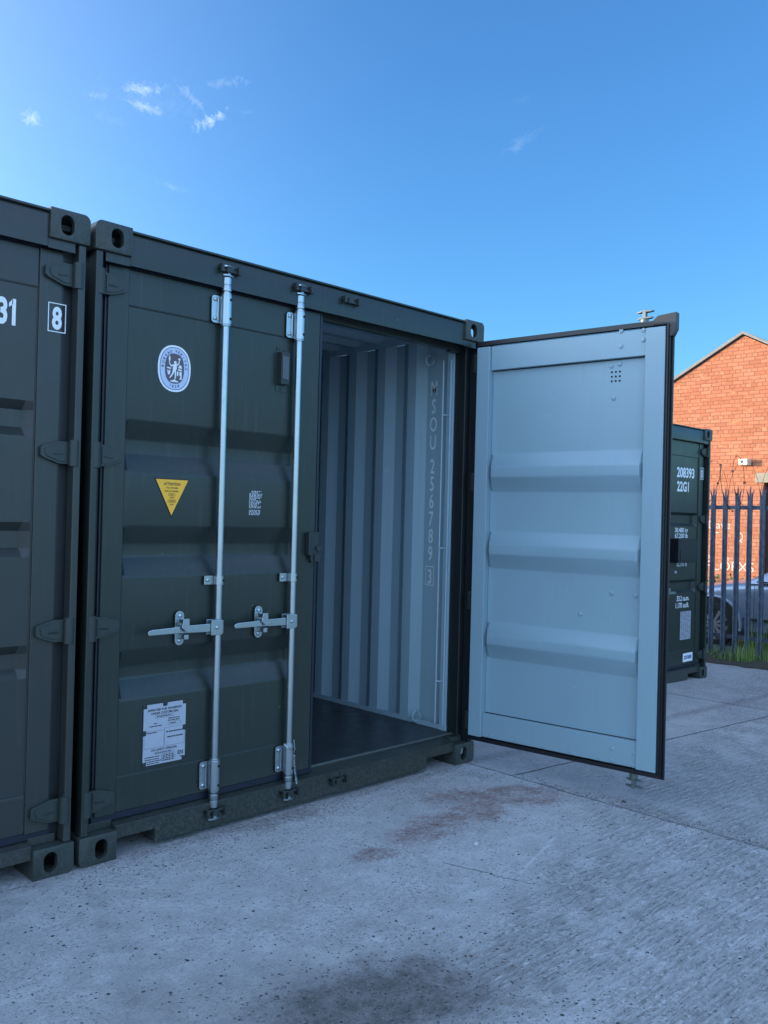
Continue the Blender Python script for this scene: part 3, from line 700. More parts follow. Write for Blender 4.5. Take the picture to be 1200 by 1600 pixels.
# yellow triangle
tr = MB()
def tri(s): 
    A, B, C = Vector((.322, 1.572)), Vector((.493, 1.572)), Vector((.407, 1.405)); c = (A+B+C)/3
    return [tuple(c+(p-c)*s) for p in (C, B, A)]
tr.prism(tri(1.0), lambda a, b, c: (a-.035, c, b), .0278, .0296, 1)
tr.prism(tri(.93), lambda a, b, c: (a-.035, c, b), .0272, .0277, 0)
tx = lambda s, z, h, w: tr.text(s, P(.407, z, .0268), XD, ZD, h, 1, 'C', 1, .02, w)
tx('ATTENTION', 1.543, .0125, .082); tx('THIS CONTAINER', 1.529, .0065, .060); tx('MUST BE REPAIRED', 1.515, .0065, .068)
tx('ONLY', 1.4995, .0065, .020); tx('WITH', 1.486, .0065, .020); tx('CORTEN', 1.4715, .0065, .028); tx('STEEL', 1.458, .0055, .020)
def frame(b, x0, x1, z0, z1, w, y, m):
    for r in ((x0, x1, z0, z0+w), (x0, x1, z1-w, z1), (x0, x0+w, z0+w, z1-w), (x1-w, x1, z0+w, z1-w)):
        b.flat([(r[0], r[2]), (r[1], r[2]), (r[1], r[3]), (r[0], r[3])], (-.035, y, 0), XD, ZD, m)
frame(tr, .391, .423, 1.4965, 1.5085, .0012, .0268, 1); frame(tr, .388, .426, 1.469, 1.4805, .0012, .0268, 1)
tr.build('warning_triangle', [YELLOW, BLACK], mL, recalc=False)
# small stencilled paint table
sb = MB(); rr = random.Random(11)
for i, w in enumerate((.045, .03, .062, .058, .056, .05, .03, .056, .055, .05, .036, .055, .052, 0, .05, .052, .05, .05)):
    z = 1.532-i*.0064; x = .818+(.012 if i < 2 else 0); e = x+w*1.25
    while w and x < e:
        q = rr.uniform(.004, .014); sb.flat([(x, z), (min(x+q, e), z), (min(x+q, e), z+.0042), (x, z+.0042)], (-.035, .0293, 0), XD, ZD); x += q+rr.uniform(.002, .006)
sb.build('stencilled_table', PALE, mL, recalc=False)
# data plate with notched corners
pp = MB(); x0, x1, z0, z1 = .300, .505, .340, .600; nn = .016; zm, xm = (z0+z1)/2+.01, (x0+x1)/2
poly = [(x0+nn, z0), (x1-nn, z0), (x1-nn, z0+nn), (x1, z0+nn), (x1, zm-.012), (x1-.014, zm-.010), (x1-.014, zm+.010), (x1, zm+.012), (x1, z1-nn), (x1-nn, z1-nn), (x1-nn, z1),
        (xm+.012, z1), (xm+.010, z1-.014), (xm-.010, z1-.014), (xm-.012, z1), (x0+nn, z1), (x0+nn, z1-nn), (x0, z1-nn), (x0, zm+.012), (x0+.014, zm+.010), (x0+.014, zm-.010), (x0, zm-.012), (x0, z0+nn), (x0+nn, z0+nn)]
pp.prism(poly, lambda a, b, c: (a-.035, c, b), .0266, .0282, 0)
pp.box(x0-.004-.035, x1+.004-.035, .0284, .0298, z0-.004, z1+.004, 2)
for a, b in ((x0+.006, z0+.006), (x1-.006, z0+.006), (x0+.006, z1-.006), (x1-.006, z1-.006), (xm, z1-.004), (x0+.004, zm), (x1-.004, zm)): pp.dome((a-.035, .0284, b), (0, -1, 0), .007, .004, 2)
py = .0262
def ptx(s, x, z, h, w, al='L'): pp.text(s, (x-.035, py, z), XD, ZD, h, 1, al, 1, .03, w)
ptx('APPROVED FOR TRANSPORT', xm, .570, .010, .168, 'C'); ptx('UNDER CUSTOMS SEAL', xm, .555, .010, .134, 'C')
frame(pp, .355, .445, .538, .551, .0009, py, 1); 
def bars(x, z, w, h=.0045, n=1, dz=.0):
    for i in range(n):
        xx = x; e = x+w
        while xx < e-.002:
            q = rr.uniform(.003, .011); a = min(xx+q, e); pp.flat([(xx, z-i*dz), (a, z-i*dz), (a, z-i*dz+h), (xx, z-i*dz+h)], (-.035, py, 0), XD, ZD, 1); xx = a+rr.uniform(.0012, .003)
bars(.364, .5425, .07); bars(.418, .528, .056, .0045, 2, .009); frame(pp, .418, .480, .502, .515, .0009, py, 1); bars(.428, .506, .03)
bars(.350, .514, .014); bars(.330, .503, .058); frame(pp, .304, .400, .412, .484, .0009, py, 1); bars(.308, .476, .055, .004)
frame(pp, .402, .501, .412, .492, .0009, py, 1); bars(.410, .470, .082, .0055); bars(.416, .447, .078, .0055)
ptx('CSC SAFETY APPROVAL', .402, .398, .009, .128, 'C'); frame(pp, .355, .450, .383, .394, .0009, py, 1); bars(.36, .386, .08, .004)
bars(.310, .372, .070, .0042, 1); bars(.310, .362, .070, .0042); bars(.310, .353, .080, .0042); bars(.310, .3445, .07, .004)
for i in range(5): frame(pp, .388+i*.014, .401+i*.014, .348, .380, .0009, py, 1)
for i in range(4): bars(.392, .372-i*.007, .062, .003)
bars(.468, .378, .03, .004, 3, .006); bars(.476, .354, .02, .004)
pp.build('data_plate', [PLATE, BLACK, DULLG], mL, recalc=False)
# vent behind the second bar
vt = MB()
vt.box(.953-.035, 1.012-.035, .0262, .0296, 2.018, 2.232, 0); vt.box(.960-.035, 1.010-.035, -.006, .026, 2.052, 2.206, 1)
vt.prism([(.966, 2.078), (1.003, 2.074), (1.003, 2.184), (.966, 2.188)], lambda a, b, c: (a-.035, c, b), -.0085, -.0062, 2)
for a, b in ((.965, 2.222), (.998, 2.220), (.980, 2.030)): vt.dome((a-.035, .0262, b), (0, -1, 0), .006, .004, 1)
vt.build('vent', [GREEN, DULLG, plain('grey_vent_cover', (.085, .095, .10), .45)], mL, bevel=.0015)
# lock catch on the free edge
lk = MB(); lk.box(1.172-.035, 1.182-.035, -.004, .0196, 1.205, 1.345); lk.box(1.183-.035, 1.226-.035, .002, .0196, 1.195, 1.345)
lk.box(1.196-.035, 1.232-.035, -.006, .0018, 1.200, 1.240); lk.box(1.206-.035, 1.236-.035, -.010, .0015, 1.255, 1.275); lk.box(1.152-.035, 1.171-.035, -.012, .0196, 1.232, 1.345)
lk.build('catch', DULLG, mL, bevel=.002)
# twisted wire seal hanging on the lower bracket of the second bar
ws = MB(); bx = 1.063-.035
ring = [(bx-.028*cos(t)*1.0, -.004-.030*sin(t), .325-.062*(t/pi)) for t in [pi*i/12 for i in range(13)]]
ws.tube(ring, .0032, 6); dn = ring[-1]
ws.tube([(dn[0]+.004, dn[1], .335), (dn[0]+.007, dn[1]-.006, .29), dn], .0028, 6)
for ph in (0, pi): ws.tube([(dn[0]+.004+.0045*cos(i*1.05+ph)+.02*(i/34)**2, dn[1]-.008+.0045*sin(i*1.05+ph), dn[2]-i*.0042) for i in range(35)], .0026, 6)
ws.build('wire_seal', GALV, mL)

# --- inside face of the open right door: rivets, vent holes (local frame mirrored: x' = -(distance))
for s, z in ((.93, 2.43), (.93, 2.35), (1.05, 2.37), (1.05, 2.42), (.935, .255), (.935, .195), (1.05, .255), (1.05, .19)): rv = MB(); rv.dome((-s, .0605, z), (0, 1, 0), .013, .006); rv.build('rivet', GREY, mR)
for s, z in ((.868, 2.255), (.915, 2.262), (.885, 2.085), (.90, 1.06), (1.03, 1.055), (.725, .935), (.725, .815)): rv = MB(); rv.dome((-s, .0335, z), (0, 1, 0), .013, .007); rv.build('rivet', GREY, mR)
for i in range(5): rv = MB(); rv.dome((-(.20+i*.165), .0625, .196), (0, 1, 0), .008, .004); rv.build('rivet', GREY, mR)
for i in range(3):
    for j in range(3): 
        s, z = .872+i*.022, 2.175+j*.024; vh = MB(); vh.tube([(-s, .0325, z), (-s, .0336, z)], .0058, 10); vh.build('vent_hole', HOLE, mR)

# --- stencil on the inner right wall (faces -X): reads from the opening
st_ = MB(); xw = W-.0405-.0008
def vert(ch, yc, z, h=.092, sx=.62): st_.text(ch, (xw, yc, z-h/2), (0, -1, 0), ZD, h, sx, 'C', 0, .010)
YC = .352
for i, ch in enumerate('MSOU'): vert(ch, YC, 2.236-i*.112)
for i, ch in enumerate('256789'): vert(ch, YC, 1.752-i*.1075)
vert('3', YC, 1.072)
for (ya, yb, za, zb_) in ((.318, .386, 1.013, 1.018), (.318, .386, 1.128, 1.133), (.318, .322, 1.018, 1.128), (.382, .386, 1.018, 1.128)):
    st_.add([(xw, ya, za), (xw, yb, za), (xw, yb, zb_), (xw, ya, zb_)], [(0, 1, 2, 3)])
st_.build('wall_stencil', STENCIL, main, recalc=False)

# --- left container markings on its right door (door local: hinge at X=-.056 world)
hx_l = -.021-.035
def QL(X, z, y=.0292): return (X-hx_l, y, z)
m8 = MB()
m8.text('31', QL(-.283, 2.125), XD, ZD, .098, .62, 'R', 0, .035); m8.flat([(-.309, 2.203), (-.294, 2.223), (-.294, 2.200), (-.309, 2.188)], (-hx_l, .0292, 0), XD, ZD)
m8.build('number_marking', WHITE, lR, recalc=False); m8 = MB()
m8.text('8', QL(-.127, 2.135, .0192), XD, ZD, .086, .66, 'C', 0, .035)
for r in ((-.163, -.091, 2.120, 2.1235), (-.163, -.091, 2.2305, 2.234), (-.163, -.1595, 2.1235, 2.2305), (-.0945, -.091, 2.1235, 2.2305)):
    m8.flat([(r[0]-hx_l, r[2]), (r[1]-hx_l, r[2]), (r[1]-hx_l, r[3]), (r[0]-hx_l, r[3])], (0, .0192, 0), XD, ZD)
m8.build('check_digit', WHITE, lR, recalc=False); m8 = MB()
m8.text('ft.', QL(-.322, .935), XD, ZD, .036, .6, 'R', 0, .03); m8.text('kg.', QL(-.322, .898), XD, ZD, .026, .6, 'R', 0, .03); m8.text('lb.', QL(-.322, .866), XD, ZD, .030, .6, 'R', 0, .03)
m8.build('weights_marking', WHITE, lR, recalc=False)
bl = MB(); bl.box(-.44-hx_l, -.335-hx_l, .0247, .0257, .205, .300); bl.build('blue_label', BLUE, lR)

# --- far container markings (container local X -> door local: x-(W-.035))
hf = W-.035
def QF(X, z, y=.0292): return (X-hf, y, z)
mf = MB()
mf.text('208393', QF(2.170, 2.072), XD, ZD, .100, 1, 'R', 0, .03, .372); mf.text('22G1', QF(1.806, 1.930), XD, ZD, .100, 1, 'L', 0, .03, .25)
mf.build('number_marking', WHITE, fR, recalc=False); mf = MB()
mf.text('0', QF(2.318, 2.082, .0192), XD, ZD, .09, .66, 'C', 0, .03)
for r in ((2.280, 2.358, 2.066, 2.071), (2.280, 2.358, 2.183, 2.188), (2.280, 2.285, 2.071, 2.183), (2.353, 2.358, 2.071, 2.183)):
    mf.flat([(r[0]-hf, r[2]), (r[1]-hf, r[2]), (r[1]-hf, r[3]), (r[0]-hf, r[3])], (0, .0192, 0), XD, ZD)
mf.build('check_digit', WHITE, fR, recalc=False); mf = MB()
mf.text('30.480 kg', QF(2.055, 1.515), XD, ZD, .046, 1, 'R', 0, .02, .27); mf.build('weights_marking', WHITE, fR, recalc=False); mf = MB(); mf.text('67.200 lb', QF(2.055, 1.458), XD, ZD, .046, 1, 'R', 0, .02, .27)
mf.build('weights_marking', WHITE, fR, recalc=False); mf = MB()
mf.text('62.390 lb', QF(2.055, 1.172), XD, ZD, .042, 1, 'R', 0, .03, .22); mf.build('weights_marking', WHITE, fR, recalc=False); mf = MB(); mf.text('cu', QF(1.84, 1.105), XD, ZD, .035, 1, 'R', 0, .02)
mf.build('weights_marking', WHITE, fR, recalc=False); mf = MB()
mf.text('33.2 cu.m.', QF(2.115, .822), XD, ZD, .052, 1, 'R', 0, .02, .26); mf.build('weights_marking', WHITE, fR, recalc=False); mf = MB(); mf.text('1.170 cu.ft.', QF(2.115, .752), XD, ZD, .052, 1, 'R', 0, .02, .28)
mf.build('weights_marking', WHITE, fR, recalc=False)
lx = MB(); lx.box(1.66-hf, 2.055-hf, -.075, .029, 1.215, 1.452); lx.box(1.70-hf, 2.00-hf, -.079, -.0755, 1.23, 1.34); lx.build('lock_box', RUBBER, fR, bevel=.006)
dp = MB(); dp.box(1.938-hf, 2.16-hf, .0277, .0290, .425, .710, 0)
for i in range(22):
    z = .698-i*.0125; x = 1.95
    while x < 2.14: q = rr.uniform(.01, .04); a = min(x+q, 2.148); dp.flat([(x-hf, z), (a-hf, z), (a-hf, z+.005), (x-hf, z+.005)], (0, .0273, 0), XD, ZD, 1); x = a+rr.uniform(.005, .02)
dp.build('data_plate', [PLATE, BLACK], fR, recalc=False)
lb2 = MB(); lb2.box(2.005-hf, 2.21-hf, .0242, .0257, .195, .282, 0); lb2.text('CONTAINER', (2.107-hf, .0238, .222), XD, ZD, .036, 1, 'C', 1, .05, .165); lb2.build('white_label', [WHITE, BLUE], fR, recalc=False)

# ------------------------------------------------------------------ palisade fence
FX = 8.9
fence = empty('palisade_fence', (FX, 1.2, gz(FX)), 'grey galvanised palisade fence with three-pointed pales, right of the far container', 'fence')
fy = lambda y: y-1.2
zb0 = gz(FX); top = 1.93-zb0
pm = MB()
sec = [(-.0325, 0), (-.021, .010), (-.008, .001), (.008, .001), (.021, .010), (.0325, 0)]
# pale: folded W section body, in local (y along fence, x out)
def pale_mesh():
    p = MB(); hz = top-.16
    zs_ = [.02, hz]
    p.grid(range(6), (0, 1), lambda i, j: (sec[i][1], sec[i][0], zs_[j])); p.grid(range(6), (0, 1), lambda i, j: (sec[i][1]+.003, sec[i][0], zs_[j]))
    def spike(y0, y1, tipy, tipz, out):
        a = [(.002, y0, hz), (.002, y1, hz), (.006, y1, hz), (.006, y0, hz)]
        mid = [(.002+out*.3, y0+(tipy-y0)*.3, hz+(tipz-hz)*.55), (.002+out*.3, y1+(tipy-y1)*.3, hz+(tipz-hz)*.55), (.006+out*.3, y1+(tipy-y1)*.3, hz+(tipz-hz)*.55), (.006+out*.3, y0+(tipy-y0)*.3, hz+(tipz-hz)*.55)]
        tp = [(.004+out, tipy, tipz)]
        fs = [(0, 1, 5, 4), (1, 2, 6, 5), (2, 3, 7, 6), (3, 0, 4, 7), (4, 5, 8), (5, 6, 8), (6, 7, 8), (7, 4, 8), (3, 2, 1, 0)]
        p.add(a+mid+tp, fs)
    spike(-.013, .013, 0, top, 0); spike(-.0325, -.011, -.052, hz+.105, -.012); spike(.011, .0325, .052, hz+.105, -.012)
    return p
pale0 = pale_mesh().build('pale', PALEM, fence, loc=(0, fy(4.6), 0))
n = 1; y = 4.6-.151
while y > -3.2:
    link_copy(pale0, fence, (random.uniform(-.002, .002), fy(y), random.uniform(-.01, .01))); y -= .151
for z in (.30, 1.872):
    r = MB(); r.box(.012, .018, fy(-3.4), fy(4.8), z-.024, z+.024); r.box(.018, .058, fy(-3.4), fy(4.8), z-.024, z-.018)
    if z > 1: r.box(.018, .058, fy(-3.4), fy(4.8), z+.018, z+.024)
    r.build('rail', PALEM, fence)
for y in (3.4, .37, -2.4):
    r = MB(); r.box(.062, .118, fy(y)-.05, fy(y)-.044, 0, 1.95); r.box(.062, .118, fy(y)+.044, fy(y)+.05, 0, 1.95); r.box(.087, .093, fy(y)-.044, fy(y)+.044, 0, 1.95); r.build('post', PALEM, fence)

# razor wire coil along the top
bw = MB(); rr = random.Random(5); pts = []; N = 620
for i in range(N):
    t = i*.22; yy = 4.7-i*.0118; rx = .24+.05*sin(t*.13)+.03*sin(t*.31); cz_ = 1.93+.05*sin(yy*2.3)
    pts.append((FX+.05+rx*cos(t)*.8, yy+.09*sin(t*.5), cz_+rx*1.08*sin(t)))
bw.tube(pts, .0034, 4)
pts2 = [(FX+.05+.25*cos(-i*.19+1)*.7, 4.7-i*.0118, 1.95+.28*sin(-i*.19+1)) for i in range(N)]; bw.tube(pts2, .0028, 4)
for i in range(6, N-6, 4):
    p = Vector(pts[i]); d = (Vector(pts[i+1])-p).normalized(); q = d.orthogonal().normalized()
    a = rr.uniform(0, 6); q = Matrix.Rotation(a, 3, d) @ q
    bw.add([p-d*.016+q*.012, p+d*.016+q*.014, p+d*.008-q*.004, p-d*.008-q*.004], [(0, 1, 2, 3)]); bw.add([p-d*.018-q*.017, p+d*.02-q*.016, p+d*.006+q*.003], [(0, 1, 2)])
WIREM = metal('weathered_wire', (.06, .05, .045), .7, .2)
bwo = bw.build('barbed_wire', WIREM); bwo['label'] = 'thin coil of barbed wire looping over the tops of the palisade pales'; bwo['category'] = 'barbed wire'

# ------------------------------------------------------------------ brick building (gable wall faces -X)
BX = 16.0; yc = 4.33; half = 2.9; za, ze = 5.30, 5.30-2.9*.545; zg = gz(BX)
bld = empty('brick_building', (BX, yc, zg), 'orange red brick gable building in sunlight beyond the fence, white scrawl low on its wall', 'building', rz=radians(0))
k = NT('orange_brick'); tcx, tcy, tcz = k.xyz()
cb = k.n('ShaderNodeCombineXYZ'); k.t.links.new(tcy, cb.inputs[0]); k.t.links.new(tcz, cb.inputs[1])
def bricks(offset, freq, sq, sqf):
    br = k.n('ShaderNodeTexBrick'); br.inputs['Scale'].default_value = 1; br.inputs['Brick Width'].default_value = .225; br.inputs['Row Height'].default_value = .0765
    br.inputs['Mortar Size'].default_value = .0055; br.inputs['Mortar Smooth'].default_value = .3; br.offset = offset; br.offset_frequency = freq; br.squash = sq; br.squash_frequency = sqf
    br.inputs['Color1'].default_value = (.36, .125, .062, 1); br.inputs['Color2'].default_value = (.48, .185, .10, 1); br.inputs['Mortar'].default_value = (.19, .085, .055, 1)
    wob = k.n('ShaderNodeVectorMath'); wob.operation = 'ADD'; k.t.links.new(cb.outputs[0], wob.inputs[0])
    nn_ = k.n('ShaderNodeTexNoise'); nn_.inputs['Scale'].default_value = 9; sc_ = k.n('ShaderNodeVectorMath'); sc_.operation = 'SCALE'; sc_.inputs['Scale'].default_value = .016
    k.t.links.new(k.tc.outputs['Object'], nn_.inputs['Vector']); k.t.links.new(nn_.outputs[1], sc_.inputs[0]); k.t.links.new(sc_.outputs[0], wob.inputs[1]); k.t.links.new(wob.outputs[0], br.inputs['Vector'])
    return br
br = bricks(.5, 2, .5, 4)
c = k.mix(k.math('MULTIPLY', k.ramp(k.noise(2.2, 5, .6), .35, .75), .35), br.outputs[0], (.47, .15, .07))
c = k.mix(k.math('MULTIPLY', k.ramp(k.noise(45, 5, .7), .55, .75), .35), c, (.30, .09, .04))
c = k.mix(k.math('MULTIPLY', k.ramp(k.noise(6.5, 3, .5, stretch=(1, .6, 2)), .62, .7), .5), c, (.60, .28, .12))
hh = k.math('ADD', k.math('MULTIPLY', br.outputs[1], -1), k.math('MULTIPLY', k.noise(40, 5), .4))
BRICK = k.fin(c, .9, 0, k.bump(hh, .7, .012), .2)
doory0, doory1, doorz = 3.86-.95, 3.86, 2.30
w = MB()
loc = lambda y, z: (0, y-yc, z-zg)
def wallpoly(p): w.add([loc(a, b) for a, b in p], [tuple(range(len(p)))])
wallpoly([(doory1, zg-.3), (yc+half, zg-.3), (yc+half, ze), (yc, za), (doory1, za-(yc-doory1)*.545)])
wallpoly([(yc-half, zg-.3), (doory0, zg-.3), (doory0, za-(yc-doory0)*.545), (yc-half, ze)])
wallpoly([(doory0, doorz), (doory1, doorz), (doory1, za-(yc-doory1)*.545), (doory0, za-(yc-doory0)*.545)])
for yv, s in ((yc+half, 1), (yc-half, -1)): w.add([(0, yv-yc, -.3), (9, yv-yc, -.3), (9, yv-yc, ze-zg), (0, yv-yc, ze-zg)], [(0, 1, 2, 3)])
for yv in (doory0, doory1): w.add([(0, yv-yc, -.3), (.22, yv-yc, -.3), (.22, yv-yc, doorz-zg), (0, yv-yc, doorz-zg)], [(0, 1, 2, 3)])
w.add([(0, doory0-yc, doorz-zg), (.22, doory0-yc, doorz-zg), (.22, doory1-yc, doorz-zg), (0, doory1-yc, doorz-zg)], [(0, 1, 2, 3)])
w.add([(9, yc-half-yc, -.3), (9, half, -.3), (9, half, ze-zg), (9, 0, za-zg), (9, -half, ze-zg)], [(0, 1, 2, 3, 4)])
w.build('wall', BRICK, bld, recalc=False)
k = NT('weathered_roof_sheet'); c = k.mix(k.noise(8, 6, .6), (.16, .15, .135), (.27, .25, .22)); ROOF = k.fin(c, .85, 0)
rf = MB()
for s in (1, -1):
    a = (0, za-zg+.085); b = (s*(half+.15), ze-zg+.085-.15*.545)
    rf.add([(-.07, a[0], a[1]), (9.1, a[0], a[1]), (9.1, b[0], b[1]), (-.07, b[0], b[1]), (-.07, a[0], a[1]-.06), (9.1, a[0], a[1]-.06), (9.1, b[0], b[1]-.06), (-.07, b[0], b[1]-.06)],
           [(0, 1, 2, 3), (7, 6, 5, 4), (0, 3, 7, 4), (3, 2, 6, 7), (1, 0, 4, 5), (2, 1, 5, 6)])
rf.build('roof', ROOF, bld)
k = NT('rough_stone'); n_ = k.noise(14, 6, .7); c = k.mix(n_, (.16, .13, .09), (.42, .36, .26)); STONE = k.fin(c, .9, 0, k.bump(n_, .6, .02))
ln = MB(); ln.box(-.03, .05, doory0-.15-yc, 4.03-yc, doorz-zg, doorz-zg+.20); ln.build('lintel', STONE, bld, bevel=.01)
k = NT('dark_timber'); c = k.mix(k.noise(6, 5, stretch=(1, 9, 1)), (.03, .016, .014), (.06, .03, .026)); TIMB = k.fin(c, .6)
dd = MB(); dd.box(.14, .19, doory0-yc, doory1-yc, 0, doorz-zg-.001)
for i in range(5): dd.box(.128, .139, doory0-yc+.02+i*.19, doory0-yc+.19+i*.19, .02, doorz-zg-.02)
dd.build('door', TIMB, bld)
lm = MB(); lm.box(-.20, -.002, 4.12-yc, 4.30-yc, 2.655-zg, 2.775-zg); lm.build('wall_lamp', plain('cream_plastic', (.72, .66, .50), .5), bld, bevel=.006)
gr = MB(); YD = (0, -1, 0); gm_ = lambda s, y, z, h, wd=None, sx=1: gr.text(s, (-.004, y-yc, z-zg), YD, ZD, h, sx, 'L', 0, -.004, wd)
gm_('Dave', 4.98, 1.36, .17, .46); gm_('Q', 4.385, 1.12, .18, .13); gm_('P', 4.67, .92, .16, .09); gm_('PLOPXS', 5.0, .50, .20, .98); gm_('D', 5.02, .72, .10, .08); gm_('e', 4.63, .70, .12, .1)
gr.box(-.004, -.003, 4.76-yc, 4.93-yc, 1.265-zg, 1.285-zg)
gr.build('white_scrawl', plain('white_wall_paint', (.62, .48, .40), .8), bld, recalc=False)

# ------------------------------------------------------------------ foliage at the wall foot, weeds and grass at the fence
k = NT('leaf'); oi = k.n('ShaderNodeNewGeometry'); c = k.mix(oi.outputs['Random Per Island'], (.035, .06, .018), (.10, .15, .035)); LEAF = k.fin(c, .6, 0)
LEAF.node_tree.nodes['Principled BSDF'].inputs['Subsurface Weight'].default_value = 0
k = NT('grass_blade'); oi = k.n('ShaderNodeNewGeometry'); c = k.mix(oi.outputs['Random Per Island'], (.10, .20, .035), (.34, .46, .10)); GRASS = k.fin(c, .6)
def leaf(b, c, s, rr, m=0):
    n_ = Vector((rr.uniform(-1, 1), rr.uniform(-1, 1), rr.uniform(-.3, 1))).normalized(); a = n_.orthogonal().normalized(); a = Matrix.Rotation(rr.uniform(0, 6.28), 3, n_) @ a; q = n_.cross(a); c = Vector(c)
    b.add([c-a*s, c-a*s*.2+q*s*.5, c+a*s, c-a*s*.2-q*s*.5], [(0, 1, 2, 3)], m)
def bush(name, label, cx, cy, cz, rx, ry, rz, n, s, seed):
    rr = random.Random(seed); b = MB(); root = empty(name, (cx, cy, cz), label, 'plant')
    stm = MB()
    for i in range(9):
        a = rr.uniform(0, 6.28); tp = (rx*.7*cos(a)*rr.random(), ry*.7*sin(a), rz*rr.uniform(.9, 1.6)); stm.tube([(0, 0, 0), (tp[0]*.4, tp[1]*.5, tp[2]*.5), tp], [.008, .005, .003], 5)
        for j in range(n//9):
            t = rr.uniform(.35, 1.05); leaf(b, (tp[0]*t+rr.gauss(0, .05), tp[1]*t+rr.gauss(0, .09), tp[2]*t+rr.gauss(0, .06)), s*rr.uniform(.6, 1.3), rr)
    stm.build('stem', TIMB, root); b.build('foliage', LEAF, root, recalc=False)
bush('climbing_shrub', 'small leafy shrub at the foot of the brick wall, left above the car bonnet', 15.7, 4.95, gz(15.7), .12, .34, .50, 240, .045, 3)
bush('climbing_shrub', 'small leafy shrub at the foot of the brick wall, nearer the car windscreen', 15.7, 4.42, gz(15.7), .12, .26, .56, 200, .045, 4)
rr = random.Random(21); gs = MB()
def blade(b, x, y, z, h, lean, w):
    a = rr.uniform(0, 6.28); d = Vector((cos(a), sin(a), 0)); q = Vector((-sin(a), cos(a), 0)); p0 = Vector((x, y, z))
    p1 = p0+Vector((0, 0, h*.55))+d*lean*.3; p2 = p0+Vector((0, 0, h))+d*lean
    b.add([p0-q*w, p0+q*w, p1+q*w*.7, p1-q*w*.7, p2], [(0, 1, 2, 3), (3, 2, 4)])
for i in range(5200):
    y = rr.uniform(-2.5, 3.2); clump = .5+.5*sin(y*9.1+1.3)*sin(y*3.7+.5)
    tall = clump if y < 1.55 else .35*clump
    x = rr.choice((rr.uniform(8.66, 8.88), rr.uniform(8.95, 9.35)))
    if rr.random() > .25+.75*clump: continue
    h_ = rr.uniform(.05, .16)+.62*max(0, tall-.35)*rr.random()*(1.3 if x > 8.9 else .6)
    blade(gs, x, y, gz(x)+.02, h_, rr.uniform(.01, .10), rr.uniform(.002, .0045))
gso = gs.build('grass', GRASS, recalc=False); gso['kind'] = 'stuff'; gso['label'] = 'tufts of green grass growing along the fence foot'; gso['category'] = 'grass'
wd_ = MB()
for i in range(900):
    y = rr.uniform(-2.4, 3.2); x = 8.68+rr.random()*.35; cl = .5+.5*sin(y*13+2)
    if rr.random() > cl: continue
    leaf(wd_, (x, y, gz(x)+.03+rr.random()*.10*cl), rr.uniform(.008, .022), rr)
wo = wd_.build('weeds', LEAF, recalc=False); wo['kind'] = 'stuff'; wo['label'] = 'low dusty weeds between the pales and the concrete edge'; wo['category'] = 'weeds'

# ------------------------------------------------------------------ parked car beyond the fence (nose towards +Y)
k = NT('silver_blue_car_paint'); CARP = k.fin((.27, .33, .41), .26, .5); CARP.node_tree.nodes['Principled BSDF'].inputs['Coat Weight'].default_value = .6
k = NT('car_glass'); GLASS = k.fin((.012, .016, .02), .06, 0); k = NT('black_trim'); TRIM = k.fin((.012, .013, .014), .5)
TYRE = plain('tyre_rubber', (.012, .012, .012), .8); ALLOY = metal('alloy_rim', (.6, .6, .62), .3, .8)
car = empty('parked_car', (11.5, .98, gz(11.5)), 'silver blue car parked on the road beyond the fence, bonnet towards the container', 'car')
cz0 = 0.0
# stations along the length: y (nose positive), half width, sill z, shoulder z, top z(centre), cabin?
LN = [(2.10, .62, .30, .56, .60), (2.02, .74, .24, .66, .72), (1.80, .82, .20, .78, .84), (1.40, .87, .19, .88, .935), (1.00, .885, .19, .93, .985), (.85, .89, .19, .945, 1.0), (.30, .895, .19, .96, 1.02), (-.5, .90, .19, .98, 1.03), (-1.3, .895, .19, 1.0, 1.05), (-1.75, .87, .21, .99, 1.04), (-2.0, .80, .26, .93, .98), (-2.08, .70, .34, .80, .86)]
cb_ = MB(); rows = []
for (y, hw, zs_, zsh, zt_) in LN:
    rows.append([(-hw*.93, y, zs_), (-hw, y, zs_+.13), (-hw*1.0, y, zsh*.62+zs_*.38), (-hw*.985, y, zsh-.05), (-hw*.93, y, zsh), (-hw*.6, y, zt_-.012), (0, y, zt_), (hw*.6, y, zt_-.012), (hw*.93, y, zsh), (hw*.985, y, zsh-.05), (hw, y, zsh*.62+zs_*.38), (hw, y, zs_+.13), (hw*.93, y, zs_)])
cb_.grid(range(len(rows)), range(13), lambda i, j: rows[i][j])
n = len(rows); cb_.f.append(tuple(range(13))); cb_.m.append(0); cb_.f.append(tuple(range((n-1)*13, n*13))); cb_.m.append(0)
body = cb_.build('body', CARP, car, smooth=50)
sb_ = body.modifiers.new('s', 'SUBSURF'); sb_.levels = 1; sb_.render_levels = 1
